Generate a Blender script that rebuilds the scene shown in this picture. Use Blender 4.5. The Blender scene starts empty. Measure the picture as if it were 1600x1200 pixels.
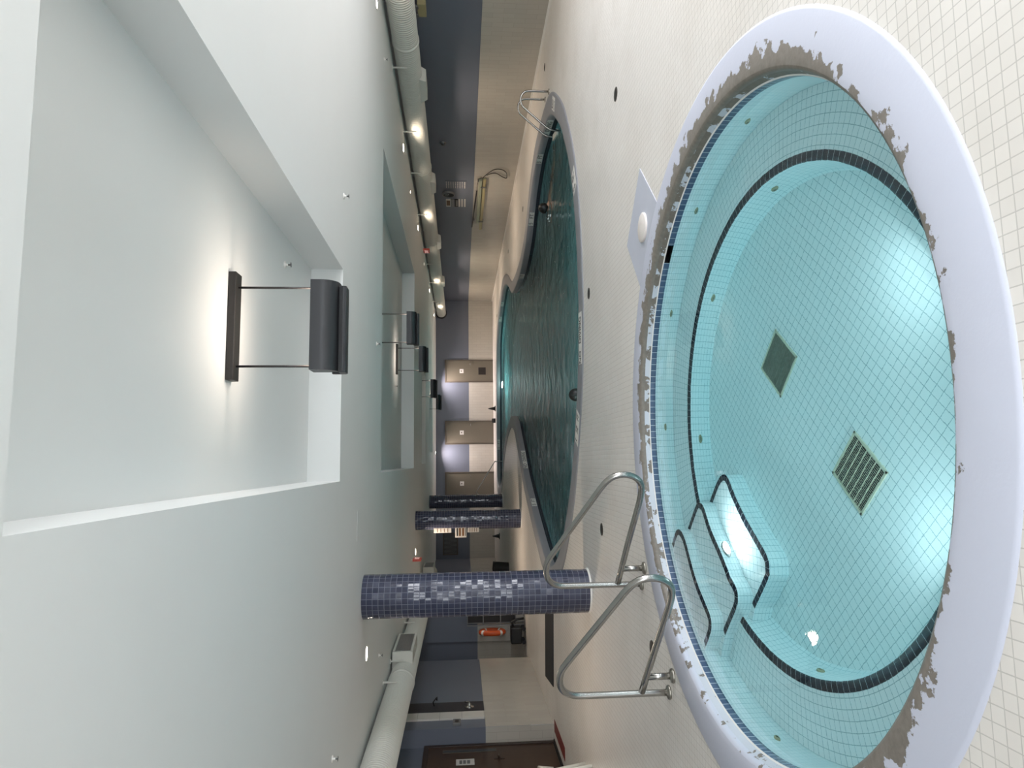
import bpy, bmesh, math, random
from mathutils import Vector, Matrix
from mathutils.geometry import tessellate_polygon

random.seed(7)
S = bpy.context.scene
COL = S.collection
PI = math.pi
ZC, ZT = 2.80, 3.12            # ceiling height, top of the ceiling trays
EYE = 1.6

# ------------------------------------------------------------------ camera, world, light, exposure
F_PX, YAW, PIT, ROL = 1055.14, 0.1136, 0.0761, -0.0044
cy_, sy_, cp_, sp_ = math.cos(YAW), math.sin(YAW), math.cos(PIT), math.sin(PIT)
fw = Vector((sy_ * cp_, cy_ * cp_, -sp_))
r0 = Vector((cy_, -sy_, 0))
u0 = r0.cross(fw)
rt = r0 * math.cos(ROL) + u0 * math.sin(ROL)
up = rt.cross(fw)
cd = bpy.data.cameras.new('camera')
cam = bpy.data.objects.new('camera', cd)
COL.objects.link(cam)
m = Matrix.Identity(4)
for i in range(3):
    m[i][0], m[i][1], m[i][2] = -up[i], rt[i], -fw[i]
m[2][3] = EYE
cam.matrix_world = m
cd.sensor_fit = 'HORIZONTAL'
cd.sensor_width = 36
cd.lens = 36 * F_PX / 1600
cd.clip_start, cd.clip_end = 0.05, 200
S.camera = cam

S.view_settings.view_transform = 'Standard'
S.view_settings.look = 'None'
S.view_settings.gamma = 1
S.view_settings.use_curve_mapping = False
S.view_settings.exposure = 0.03
S.cycles.max_bounces = 14
S.cycles.diffuse_bounces = 6
S.cycles.transmission_bounces = 10
S.cycles.sample_clamp_indirect = 6

W = bpy.data.worlds.new('daylight')
S.world = W
W.use_nodes = True
W.node_tree.nodes['Background'].inputs[0].default_value = (0.80, 0.88, 1.0, 1)
W.node_tree.nodes['Background'].inputs[1].default_value = 1.0


def area_light(name, loc, direction, sx, sy, watts, color, spread=PI, shape='RECTANGLE', parent=None):
    l = bpy.data.lights.new(name, 'AREA')
    l.shape = shape
    l.size = sx
    l.size_y = sy
    l.energy = watts
    l.color = color
    l.spread = spread
    o = bpy.data.objects.new(name, l)
    COL.objects.link(o)
    o.rotation_euler = Vector(direction).to_track_quat('-Z', 'Y').to_euler()
    o.location = loc
    if parent:
        o.parent = parent
    return o


# daylight coming through the windows behind the camera and those of the right wall beside it
for wx in (-3.0, 0.6, 4.2):
    area_light('window_daylight', (wx, -3.7, 1.65), (0, 1, -.12), 2.6, 1.7, 95, (0.92, 0.96, 1.0))
for wy in (-1.3, 2.2, 5.7):
    area_light('side_window_daylight', (7.85, wy, 1.6), (-1, 0, -.30), 2.6, 1.6, 178, (0.93, 0.95, 1.0))
DOWN_W, PEND_W = 30, 5.0
WARM = (1.0, 0.80, 0.62)
WARMER = (1.0, 0.83, 0.70)


# ------------------------------------------------------------------ materials
def nt(name):
    mt = bpy.data.materials.new(name)
    mt.use_nodes = True
    t = mt.node_tree
    return mt, t, t.nodes['Principled BSDF']


def mat(name, c, rough=0.5, metal=0.0, noise=0.0, nscale=8.0, bump=0.0, spec=0.5):
    mt, t, b = nt(name)
    b.inputs['Base Color'].default_value = (*c, 1)
    b.inputs['Roughness'].default_value = rough
    b.inputs['Metallic'].default_value = metal
    b.inputs['Specular IOR Level'].default_value = spec
    if noise or bump:
        tc = t.nodes.new('ShaderNodeTexCoord')
        n = t.nodes.new('ShaderNodeTexNoise')
        n.inputs['Scale'].default_value = nscale
        n.inputs['Detail'].default_value = 6
        t.links.new(tc.outputs['Object'], n.inputs['Vector'])
        if noise:
            r = t.nodes.new('ShaderNodeMix')
            r.data_type = 'RGBA'
            r.inputs[6].default_value = (*[x * (1 - noise) for x in c], 1)
            r.inputs[7].default_value = (*[min(1, x * (1 + noise * .5)) for x in c], 1)
            t.links.new(n.outputs['Fac'], r.inputs[0])
            t.links.new(r.outputs[2], b.inputs['Base Color'])
        if bump:
            bp = t.nodes.new('ShaderNodeBump')
            bp.inputs['Strength'].default_value = bump
            bp.inputs['Distance'].default_value = 0.01
            t.links.new(n.outputs['Fac'], bp.inputs['Height'])
            t.links.new(bp.outputs['Normal'], b.inputs['Normal'])
    return mt


def emit(name, c, strength):
    mt, t, b = nt(name)
    b.inputs['Base Color'].default_value = (*c, 1)
    b.inputs['Emission Color'].default_value = (*c, 1)
    b.inputs['Emission Strength'].default_value = strength
    return mt


def tiles(name, c1, c2, mortar, w, h, ms=0.003, offset=0.0, rough=0.25, bump=0.3, rot=0.0, jitter=0.0, dirt=0.0,
          mrough=0.8):
    mt, t, b = nt(name)
    L = t.links.new
    uv = t.nodes.new('ShaderNodeUVMap')
    mp = t.nodes.new('ShaderNodeMapping')
    mp.inputs['Rotation'].default_value = (0, 0, rot)
    L(uv.outputs[0], mp.inputs['Vector'])
    br = t.nodes.new('ShaderNodeTexBrick')
    br.offset = offset
    br.squash = 1.0
    br.inputs['Scale'].default_value = 1.0
    br.inputs['Color1'].default_value = (*c1, 1)
    br.inputs['Color2'].default_value = (*c2, 1)
    br.inputs['Mortar'].default_value = (*mortar, 1)
    br.inputs['Mortar Size'].default_value = ms
    br.inputs['Mortar Smooth'].default_value = 0.15
    br.inputs['Bias'].default_value = 0.0
    br.inputs['Brick Width'].default_value = w
    br.inputs['Row Height'].default_value = h
    L(mp.outputs[0], br.inputs['Vector'])
    color = br.outputs['Color']
    if dirt:
        tc = t.nodes.new('ShaderNodeTexCoord')
        n = t.nodes.new('ShaderNodeTexNoise')
        n.inputs['Scale'].default_value = 1.3
        n.inputs['Detail'].default_value = 7
        L(tc.outputs['Object'], n.inputs['Vector'])
        mx = t.nodes.new('ShaderNodeMix')
        mx.data_type = 'RGBA'
        mx.blend_type = 'MULTIPLY'
        mr = t.nodes.new('ShaderNodeMapRange')
        mr.inputs[1].default_value = 0.45
        mr.inputs[2].default_value = 0.75
        mr.inputs[3].default_value = 0.0
        mr.inputs[4].default_value = dirt
        L(n.outputs['Fac'], mr.inputs[0])
        L(mr.outputs[0], mx.inputs[0])
        L(color, mx.inputs[6])
        mx.inputs[7].default_value = (0.62, 0.58, 0.52, 1)
        color = mx.outputs[2]
    L(color, b.inputs['Base Color'])
    rm = t.nodes.new('ShaderNodeMapRange')
    rm.inputs[3].default_value = rough
    rm.inputs[4].default_value = mrough
    L(br.outputs['Fac'], rm.inputs[0])
    L(rm.outputs[0], b.inputs['Roughness'])
    nrm = None
    if jitter:
        dv = t.nodes.new('ShaderNodeVectorMath')
        dv.operation = 'DIVIDE'
        dv.inputs[1].default_value = (w, h, 1)
        L(mp.outputs[0], dv.inputs[0])
        fl = t.nodes.new('ShaderNodeVectorMath')
        fl.operation = 'FLOOR'
        L(dv.outputs[0], fl.inputs[0])
        wn = t.nodes.new('ShaderNodeTexWhiteNoise')
        L(fl.outputs[0], wn.inputs['Vector'])
        sb = t.nodes.new('ShaderNodeVectorMath')
        sb.operation = 'SUBTRACT'
        sb.inputs[1].default_value = (.5, .5, .5)
        L(wn.outputs['Color'], sb.inputs[0])
        sc = t.nodes.new('ShaderNodeVectorMath')
        sc.operation = 'SCALE'
        sc.inputs['Scale'].default_value = jitter
        L(sb.outputs[0], sc.inputs[0])
        ge = t.nodes.new('ShaderNodeNewGeometry')
        ad = t.nodes.new('ShaderNodeVectorMath')
        L(ge.outputs['Normal'], ad.inputs[0])
        L(sc.outputs[0], ad.inputs[1])
        no = t.nodes.new('ShaderNodeVectorMath')
        no.operation = 'NORMALIZE'
        L(ad.outputs[0], no.inputs[0])
        nrm = no.outputs[0]
    bp = t.nodes.new('ShaderNodeBump')
    bp.invert = True
    bp.inputs['Strength'].default_value = bump
    bp.inputs['Distance'].default_value = 0.003
    L(br.outputs['Fac'], bp.inputs['Height'])
    if nrm:
        L(nrm, bp.inputs['Normal'])
    L(bp.outputs['Normal'], b.inputs['Normal'])
    return mt


def chipped(name, paint, bare, r_edge, reach, thr, bias=1.0):
    """painted concrete with flaked-off patches that gather along the inner edge (distance from the tub's axis)"""
    mt, t, b = nt(name)
    L = t.links.new
    tc = t.nodes.new('ShaderNodeTexCoord')
    sp = t.nodes.new('ShaderNodeSeparateXYZ')
    L(tc.outputs['Object'], sp.inputs[0])
    cb = t.nodes.new('ShaderNodeCombineXYZ')
    L(sp.outputs['X'], cb.inputs['X'])
    L(sp.outputs['Y'], cb.inputs['Y'])
    ln = t.nodes.new('ShaderNodeVectorMath')
    ln.operation = 'LENGTH'
    L(cb.outputs[0], ln.inputs[0])

    def noise(scale, detail, rough=.6, off=0.0):
        n = t.nodes.new('ShaderNodeTexNoise')
        n.inputs['Scale'].default_value = scale
        n.inputs['Detail'].default_value = detail
        n.inputs['Roughness'].default_value = rough
        a = t.nodes.new('ShaderNodeVectorMath')
        a.inputs[1].default_value = (off, off * 2, 0)
        L(tc.outputs['Object'], a.inputs[0])
        L(a.outputs[0], n.inputs['Vector'])
        return n.outputs['Fac']

    def mth(op, a, bb):
        n = t.nodes.new('ShaderNodeMath')
        n.operation = op
        for k, v in enumerate((a, bb)):
            if isinstance(v, (int, float)):
                n.inputs[k].default_value = v
            else:
                L(v, n.inputs[k])
        return n.outputs[0]
    fine = noise(9.0, 9, .62)
    big = noise(1.05, 2, .5, 3.7)
    d = mth('MAXIMUM', mth('SUBTRACT', ln.outputs['Value'], r_edge), 0.0)
    v = mth('ADD', fine, mth('MULTIPLY', mth('SUBTRACT', big, 0.5), 0.5))
    v = mth('SUBTRACT', v, mth('MULTIPLY', d, reach))
    # wear differs round the rim: heavy on the pool side and the right, light by the rails
    an = mth('ARCTAN2', sp.outputs['Y'], sp.outputs['X'])
    fr_ = mth('ADD', mth('DIVIDE', an, 2 * PI), 0.5)
    rp = t.nodes.new('ShaderNodeValToRGB')
    stops = [(0.0, .35), (.06, .5), (.11, .74), (.15, .72), (.2, .55), (.26, .40), (.32, .58), (.38, .68), (.447, .84), (.54, .88), (.62, .84), (.70, .68), (.80, .62), (.86, .48), (.93, .30), (1.0, .35)]
    e = rp.color_ramp.elements
    e[0].position, e[0].color = stops[0][0], (stops[0][1],) * 3 + (1,)
    e[1].position, e[1].color = stops[-1][0], (stops[-1][1],) * 3 + (1,)
    for q, val in stops[1:-1]:
        x = e.new(q)
        x.color = (val, val, val, 1)
    L(fr_, rp.inputs[0])
    v = mth('ADD', v, mth('MULTIPLY', mth('SUBTRACT', rp.outputs['Color'], 0.5), bias))
    st = mth('MULTIPLY', mth('SUBTRACT', v, thr), 60.0)
    cl = t.nodes.new('ShaderNodeClamp')
    L(st, cl.inputs[0])
    mx = t.nodes.new('ShaderNodeMix')
    mx.data_type = 'RGBA'
    L(cl.outputs[0], mx.inputs[0])
    mx.inputs[6].default_value = (*paint, 1)
    bn = t.nodes.new('ShaderNodeMix')
    bn.data_type = 'RGBA'
    L(noise(30, 4), bn.inputs[0])
    bn.inputs[6].default_value = (*[x * .6 for x in bare], 1)
    bn.inputs[7].default_value = (*[x * 1.35 for x in bare], 1)
    L(bn.outputs[2], mx.inputs[7])
    L(mx.outputs[2], b.inputs['Base Color'])
    b.inputs['Roughness'].default_value = 0.45
    bp = t.nodes.new('ShaderNodeBump')
    bp.invert = True
    bp.inputs['Strength'].default_value = 0.5
    bp.inputs['Distance'].default_value = 0.004
    L(cl.outputs[0], bp.inputs['Height'])
    bp2 = t.nodes.new('ShaderNodeBump')
    bp2.inputs['Strength'].default_value = 0.25
    bp2.inputs['Distance'].default_value = 0.004
    L(noise(40, 4), bp2.inputs['Height'])
    L(bp.outputs['Normal'], bp2.inputs['Normal'])
    L(bp2.outputs['Normal'], b.inputs['Normal'])
    return mt


def water(name, scale, strength, absorb, density, distort=0.0, stretch=(1, 1, 1)):
    mt = bpy.data.materials.new(name)
    mt.use_nodes = True
    t = mt.node_tree
    L = t.links.new
    t.nodes.remove(t.nodes['Principled BSDF'])
    out = t.nodes['Material Output']
    g = t.nodes.new('ShaderNodeBsdfGlass')
    g.inputs['IOR'].default_value = 1.33
    g.inputs['Roughness'].default_value = 0.0
    L(g.outputs[0], out.inputs['Surface'])
    va = t.nodes.new('ShaderNodeVolumeAbsorption')
    va.inputs['Color'].default_value = (*absorb, 1)
    va.inputs['Density'].default_value = density
    L(va.outputs[0], out.inputs['Volume'])
    tc = t.nodes.new('ShaderNodeTexCoord')
    mp = t.nodes.new('ShaderNodeMapping')
    mp.inputs['Scale'].default_value = stretch
    L(tc.outputs['Object'], mp.inputs['Vector'])
    n = t.nodes.new('ShaderNodeTexNoise')
    n.inputs['Scale'].default_value = scale
    n.inputs['Detail'].default_value = 6
    n.inputs['Distortion'].default_value = distort
    L(mp.outputs[0], n.inputs['Vector'])
    bp = t.nodes.new('ShaderNodeBump')
    bp.inputs['Strength'].default_value = strength
    bp.inputs['Distance'].default_value = 0.16 if strength > .5 else 0.09
    L(n.outputs['Fac'], bp.inputs['Height'])
    L(bp.outputs['Normal'], g.inputs['Normal'])
    return mt


def wood(name, c1, c2):
    mt, t, b = nt(name)
    L = t.links.new
    tc = t.nodes.new('ShaderNodeTexCoord')
    mp = t.nodes.new('ShaderNodeMapping')
    mp.inputs['Scale'].default_value = (14, 14, 1.2)
    L(tc.outputs['Object'], mp.inputs[0])
    n = t.nodes.new('ShaderNodeTexNoise')
    n.inputs['Scale'].default_value = 1.6
    n.inputs['Detail'].default_value = 7
    n.inputs['Distortion'].default_value = 0.8
    L(mp.outputs[0], n.inputs['Vector'])
    mx = t.nodes.new('ShaderNodeMix')
    mx.data_type = 'RGBA'
    L(n.outputs['Fac'], mx.inputs[0])
    mx.inputs[6].default_value = (*c1, 1)
    mx.inputs[7].default_value = (*c2, 1)
    L(mx.outputs[2], b.inputs['Base Color'])
    b.inputs['Roughness'].default_value = 0.4
    return mt


M = {}
M['deck'] = tiles('deck_tile', (.84, .80, .755), (.80, .76, .715), (.60, .57, .53),   .0535, .0535, .0022, 0, .30, .35,
                  dirt=.25)
M['plaster'] = mat('white_plaster', (.705, .715, .703), .55, noise=.03, nscale=1.2)
M['tray_plaster'] = mat('tray_plaster', (.76, .785, .765), .6)
M['blue'] = mat('slate_blue_paint', (.132, .147, .188), .45, noise=.05, nscale=.8)
M['wall_tile'] = tiles('wall_tile', (.47, .44, .385), (.445, .415, .365), (.33, .305, .26), .40, .13, .003, .5, .22, .4,
                       rot=PI / 2, jitter=.03)
M['column_tile'] = tiles('column_tile', (.034, .038, .068), (.052, .058, .096), (.17, .18, .23), .0702, .0702, .003, 0,
                         .12, .3, jitter=.14)
M['black_tile'] = tiles('black_tile', (.009, .009, .013), (.014, .014, .02), (.06, .06, .07), .05, .05, .002, 0, .45, .3)
M['coping'] = chipped('tub_coping_paint', (.575, .595, .695), (.215, .19, .165), 1.925, 2.2, .52, .62)
M['coping_edge'] = chipped('tub_coping_edge', (.56, .58, .67), (.20, .172, .145), 2.5, 0, .44, .8)
M['coping_face'] = chipped('tub_coping_face', (.53, .56, .62), (.17, .145, .12), 2.5, 0, .55, .3)
M['pad_paint'] = mat('tub_pad_paint', (.53, .55, .63), .5, noise=.06, nscale=5, bump=.15)
M['pool_coping'] = mat('pool_coping_paint', (.27, .275, .30), .5, noise=.08, nscale=2.5, bump=.1)
M['grout'] = mat('white_grout', (.78, .76, .72), .6)
TILE_W1, TILE_W2, TMORT = (.90, .93, .93), (.88, .91, .91), (.38, .48, .50)
M['tub_tile'] = tiles('tub_tile', TILE_W1, TILE_W2, TMORT, .0535, .0535, .0019, 0, .25, .2)
M['tub_floor'] = tiles('tub_floor_tile', TILE_W1, TILE_W2, TMORT, .0555, .0555, .0019, 0, .25, .2, rot=PI / 4)
M['tub_band'] = tiles('tub_waterline_tile', (.055, .088, .155), (.078, .115, .190), (.45, .50, .56), .054, .0800, .0022, 0,
                      .15, .3, jitter=.05)
M['nosing'] = tiles('nosing_tile', (.010, .012, .024), (.014, .016, .03), (.32, .36, .38), .054, 1.0, .0018, 0, .25, .1)
M['pool_tile'] = tiles('pool_tile', (.50, .70, .72), (.48, .68, .70), (.35, .5, .52), .15, .15, .004, 0, .3, .2)
M['pool_band'] = tiles('pool_waterline_tile', (.020, .026, .038), (.028, .034, .048), (.09, .10, .12), .054, .054, .002,
                       0, .15, .3)
M['tub_water'] = water('tub_water', 2.6, .02, (.25, .86, .92), .34)
M['pool_water'] = water('pool_water', 2.3, 1.0, (.10, .47, .50), .65, .6)
M['steel'] = mat('brushed_steel', (.40, .39, .37), .22, 1.0)
M['steel_dark'] = mat('worn_steel', (.36, .34, .30), .35, 1.0)
M['charcoal'] = mat('charcoal_metal', (.030, .031, .034), .42, .3)
M['plate_brown'] = mat('bronze_metal', (.022, .019, .017), .5, .3)
M['rod'] = mat('rod_metal', (.03, .028, .028), .4, .4)
M['duct'] = mat('ribbed_duct', (.60, .60, .55), .45)
M['duct_plain'] = mat('duct_sheet', (.62, .62, .57), .38)
M['gasket'] = mat('black_gasket', (.012, .012, .014), .6)
M['louver'] = mat('louver_dark', (.018, .014, .012), .5)
M['door_taupe'] = mat('taupe_door', (.135, .118, .088), .45, noise=.05, nscale=2)
M['frame_taupe'] = mat('taupe_frame', (.085, .07, .053), .45)  # door frames darkened: the shadow of the recess is put into the colour
M['dark'] = mat('near_black', (.008, .008, .009), .5)
M['rubber'] = mat('black_rubber', (.011, .012, .015), .7)
M['white_paint'] = mat('white_paint', (.78, .76, .72), .5)
M['paper'] = mat('paper_white', (.58, .56, .53), .7)
M['ink'] = mat('black_ink', (.012, .012, .014), .6)
M['brown_ink'] = mat('brown_print', (.16, .075, .03), .6)
M['red_face'] = emit('exit_red', (.50, .085, .06), .10)
M['exit_letter'] = emit('exit_letter', (.9, .6, .55), .7)
M['red_floor'] = mat('dark_red_paint', (.20, .022, .016), .55)
M['orange'] = mat('orange_foam', (.58, .085, .018), .45)
M['white_plastic'] = mat('white_plastic', (.66, .65, .58), .35)
M['lens'] = emit('lamp_lens', (1.0, .90, .78), 40)
M['uplight_lens'] = emit('uplight_lens', (1.0, .90, .80), 6)
M['lens_white'] = emit('pool_lamp_lens', (.92, .98, 1.0), 9)
M['wood'] = wood('walnut_door', (.024, .010, .0045), (.066, .030, .013))
M['wood_frame'] = wood('walnut_frame', (.018, .008, .004), (.038, .017, .009))
M['grey_metal'] = mat('grey_metal', (.19, .19, .19), .4, .5)
M['glass_dark'] = mat('dark_glass', (.035, .04, .045), .35)
M['tan_board'] = mat('tan_board', (.40, .34, .18), .5)
M['skin'] = mat('skin', (.42, .235, .16), .5)
M['hair'] = mat('black_hair', (.006, .0055, .006), .45)
M['swimwear'] = mat('dark_swimwear', (.012, .014, .022), .6)
M['jet'] = mat('beige_jet_ring', (.36, .33, .20), .5)
M['lid'] = mat('cream_lid', (.80, .74, .70), .5, noise=.1, nscale=9)
M['grate_frame'] = mat('grate_frame', (.66, .62, .48), .5)
M['pebble'] = mat('murky_plate', (.22, .24, .19), .6, noise=.6, nscale=40)
M['drain'] = mat('drain_metal', (.045, .038, .03), .5, .4)
M['foam'] = mat('white_foam', (.85, .88, .90), .3)
M['glass'] = None
mt_, t_, b_ = nt('window_glass')
b_.inputs['Base Color'].default_value = (1, 1, 1, 1)
b_.inputs['Transmission Weight'].default_value = 1
b_.inputs['Roughness'].default_value = 0
b_.inputs['IOR'].default_value = 1.1
M['glass'] = mt_


# ------------------------------------------------------------------ mesh helper
class MB:
    def __init__(self):
        self.v, self.f, self.uv, self.s = [], [], [], []

    def face(self, pts, uvs=None, smooth=False):
        k = len(self.v)
        pts = [Vector(p) for p in pts]
        self.v += pts
        self.f.append(list(range(k, k + len(pts))))
        if uvs is None:
            n = Vector((0, 0, 0))
            for i in range(len(pts)):
                n += (pts[i] - pts[0]).cross(pts[(i + 1) % len(pts)] - pts[0])
            ax = max(range(3), key=lambda i: abs(n[i]))
            if ax == 2:
                uvs = [(p.x, p.y) for p in pts]
            elif ax == 1:
                uvs = [(p.x, p.z) for p in pts]
            else:
                uvs = [(p.y, p.z) for p in pts]
        self.uv.append(uvs)
        self.s.append(smooth)
        return self

    def grid(self, rows, uvrows=None, closed=False, smooth=True):
        """rows: list of lists of points, quads between neighbours (shared vertices)"""
        k = len(self.v)
        n = len(rows[0])
        for r in rows:
            self.v += [Vector(p) for p in r]
        for i in range(len(rows) - 1):
            for j in range(n if closed else n - 1):
                j2 = (j + 1) % n
                self.f.append([k + i * n + j, k + i * n + j2, k + (i + 1) * n + j2, k + (i + 1) * n + j])
                if uvrows:
                    a, b = uvrows[i], uvrows[i + 1]
                    self.uv.append([a[j], a[j + 1], b[j + 1], b[j]])
                else:
                    self.uv.append([(j, i), (j + 1, i), (j + 1, i + 1), (j, i + 1)])
                self.s.append(smooth)
        return self

    def box(self, lo, hi, rotz=0.0, org=None):
        x0, y0, z0 = lo
        x1, y1, z1 = hi
        c = [(x0, y0, z0), (x1, y0, z0), (x1, y1, z0), (x0, y1, z0), (x0, y0, z1), (x1, y0, z1), (x1, y1, z1), (x0, y1, z1)]
        if rotz:
            o = Vector(org or (0, 0, 0))
            R = Matrix.Rotation(rotz, 3, 'Z')
            c = [tuple(R @ (Vector(p) - o) + o) for p in c]
        for q in ((0, 3, 2, 1), (4, 5, 6, 7), (0, 1, 5, 4), (1, 2, 6, 5), (2, 3, 7, 6), (3, 0, 4, 7)):
            self.face([c[i] for i in q])
        return self

    def tube(self, pts, r, seg=12, caps=True, radii=None):
        pts = [Vector(p) for p in pts]
        n = len(pts)
        rows, uvr = [], []
        t0 = (pts[1] - pts[0]).normalized()
        ref = Vector((0, 0, 1)) if abs(t0.z) < .9 else Vector((1, 0, 0))
        nx = t0.cross(ref).normalized()
        L = 0
        for i in range(n):
            t = (pts[min(i + 1, n - 1)] - pts[max(i - 1, 0)]).normalized()
            nx = (nx - t * nx.dot(t)).normalized()
            ny = t.cross(nx)
            rr = radii[i] if radii else r
            rows.append([pts[i] + (nx * math.cos(a) + ny * math.sin(a)) * rr for a in
                         [2 * PI * k / seg for k in range(seg)]])
            if i:
                L += (pts[i] - pts[i - 1]).length
            uvr.append([(2 * PI * rr * k / seg, L) for k in range(seg + 1)])
        self.grid(rows, uvr, closed=True)
        if caps:
            self.face(list(reversed(rows[0])))
            self.face(rows[-1])
        return self

    def lathe(self, prof, seg=64, uvm='arc', caps=False, center=(0, 0)):
        """prof: [(r, z), ...]; uvm 'arc' -> (theta*r_ref, running length)"""
        rows, uvr = [], []
        run = 0
        for i, (r, z) in enumerate(prof):
            if i:
                run += math.hypot(r - prof[i - 1][0], z - prof[i - 1][1])
            rows.append([(center[0] + r * math.cos(2 * PI * k / seg), center[1] + r * math.sin(2 * PI * k / seg), z) for k in range(seg)])
            uvr.append([(prof[0][0] * 2 * PI * k / seg, run) for k in range(seg + 1)])
        self.grid(rows, uvr, closed=True)
        if caps:
            self.face(rows[0], smooth=False)
            self.face(list(reversed(rows[-1])), smooth=False)
        return self

    def poly(self, loops, z, flip=False):
        """flat polygon with holes at height z"""
        ls = [[Vector((x, y, 0)) for x, y in lp] for lp in loops]
        flat = [p for lp in ls for p in lp]
        k = len(self.v)
        self.v += [Vector((p.x, p.y, z)) for p in flat]
        for tri in tessellate_polygon(ls):
            a, b, c = [flat[i] for i in tri]
            area = (b - a).cross(c - a).z
            if abs(area) < 1e-12:
                continue
            tri = list(tri)
            if (area < 0) != flip:
                tri.reverse()
            self.f.append([k + i for i in tri])
            self.uv.append([(flat[i].x, flat[i].y) for i in tri])
            self.s.append(False)
        return self

    def prism(self, loop, z0, z1, top=True, bottom=True, sides=True, smooth=False):
        n = len(loop)
        if sides:
            run = 0
            for i in range(n):
                a, b = loop[i], loop[(i + 1) % n]
                l = math.hypot(b[0] - a[0], b[1] - a[1])
                self.face([(*a, z0), (*b, z0), (*b, z1), (*a, z1)],
                          [(run, z0), (run + l, z0), (run + l, z1), (run, z1)], smooth)
                run += l
        if top:
            self.poly([loop], z1)
        if bottom:
            self.poly([loop], z0, True)
        return self

    def build(self, name, mt, parent=None, smooth_angle=None, recalc=True):
        me = bpy.data.meshes.new(name)
        me.from_pydata([tuple(v) for v in self.v], [], self.f)
        ul = me.uv_layers.new(name='UVMap')
        k = 0
        for fi, f in enumerate(self.f):
            for q in range(len(f)):
                ul.data[k].uv = self.uv[fi][q]
                k += 1
        me.polygons.foreach_set('use_smooth', self.s)
        bm = bmesh.new()
        bm.from_mesh(me)
        bmesh.ops.remove_doubles(bm, verts=bm.verts, dist=1e-5)
        if recalc:
            bmesh.ops.recalc_face_normals(bm, faces=bm.faces)
        bm.to_mesh(me)
        bm.free()
        me.materials.append(mt)
        o = bpy.data.objects.new(name, me)
        COL.objects.link(o)
        if parent:
            o.parent = parent
        return o


def bevel(o, w=.006, seg=2):
    b = o.modifiers.new('bevel', 'BEVEL')
    b.width = w
    b.segments = seg
    b.limit_method = 'ANGLE'
    b.angle_limit = .7
    return o


def tag(o, label, cat, group=None, kind=None):
    o['label'] = label
    o['category'] = cat
    if group:
        o['group'] = group
    if kind:
        o['kind'] = kind
    return o


def thing(name, label, cat, loc=(0, 0, 0), rotz=0.0, group=None):
    o = bpy.data.objects.new(name, None)
    o.empty_display_size = .1
    COL.objects.link(o)
    o.location = loc
    o.rotation_euler = (0, 0, rotz)
    return tag(o, label, cat, group)


def struct(o, label=None, cat=None):
    o['kind'] = 'structure'
    if label:
        o['label'] = label
        o['category'] = cat
    return o


def copy_tree(o, parent=None):
    c = o.copy()
    COL.objects.link(c)
    if parent:
        c.parent = parent
    for ch in [x for x in bpy.data.objects if x.parent == o]:
        copy_tree(ch, c)
    return c


def text(body, size, mt, parent, loc, rot, name='lettering', sx=1.0, sy=1.0, extrude=.001):
    cu = bpy.data.curves.new(name, 'FONT')
    cu.body = body
    cu.size = size
    cu.align_x = 'CENTER'
    cu.align_y = 'CENTER'
    cu.extrude = extrude
    cu.materials.append(mt)
    tmp = bpy.data.objects.new(name, cu)
    COL.objects.link(tmp)
    bpy.context.view_layer.update()
    me = bpy.data.meshes.new_from_object(tmp.evaluated_get(bpy.context.evaluated_depsgraph_get()))
    bpy.data.objects.remove(tmp)
    bpy.data.curves.remove(cu)
    me.name = name
    me.transform(Matrix.Diagonal((sx, sy, 1, 1)))
    o = bpy.data.objects.new(name, me)
    COL.objects.link(o)
    o.location = loc
    o.rotation_euler = rot
    if parent:
        o.parent = parent
    return o


def catmull(pts, n=6, closed=True):
    out = []
    N = len(pts)
    rng = range(N) if closed else range(N - 1)
    for i in rng:
        if closed:
            p = [Vector(pts[(i + k) % N]) for k in (-1, 0, 1, 2)]
        else:
            p = [Vector(pts[min(max(i + k, 0), N - 1)]) for k in (-1, 0, 1, 2)]
        for q in range(n):
            t = q / n
            out.append(tuple(.5 * ((2 * p[1]) + (p[2] - p[0]) * t + (2 * p[0] - 5 * p[1] + 4 * p[2] - p[3]) * t * t +
                                   (3 * p[1] - p[0] - 3 * p[2] + p[3]) * t ** 3)))
    if not closed:
        out.append(tuple(pts[-1]))
    return out


def offset_loop(lp, d):
    """offset a clockwise closed loop inwards by d"""
    n = len(lp)
    out = []
    for i in range(n):
        a, b = Vector(lp[i - 1]), Vector(lp[(i + 1) % n])
        t = (b - a).normalized()
        out.append((lp[i][0] + t.y * d, lp[i][1] - t.x * d))
    return out


def offset_line(lp, d):
    n = len(lp)
    out = []
    for i in range(n):
        a, b = Vector(lp[max(i - 1, 0)]), Vector(lp[min(i + 1, n - 1)])
        t = (b - a).normalized()
        out.append((lp[i][0] + t.y * d, lp[i][1] - t.x * d))
    return out


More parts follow.
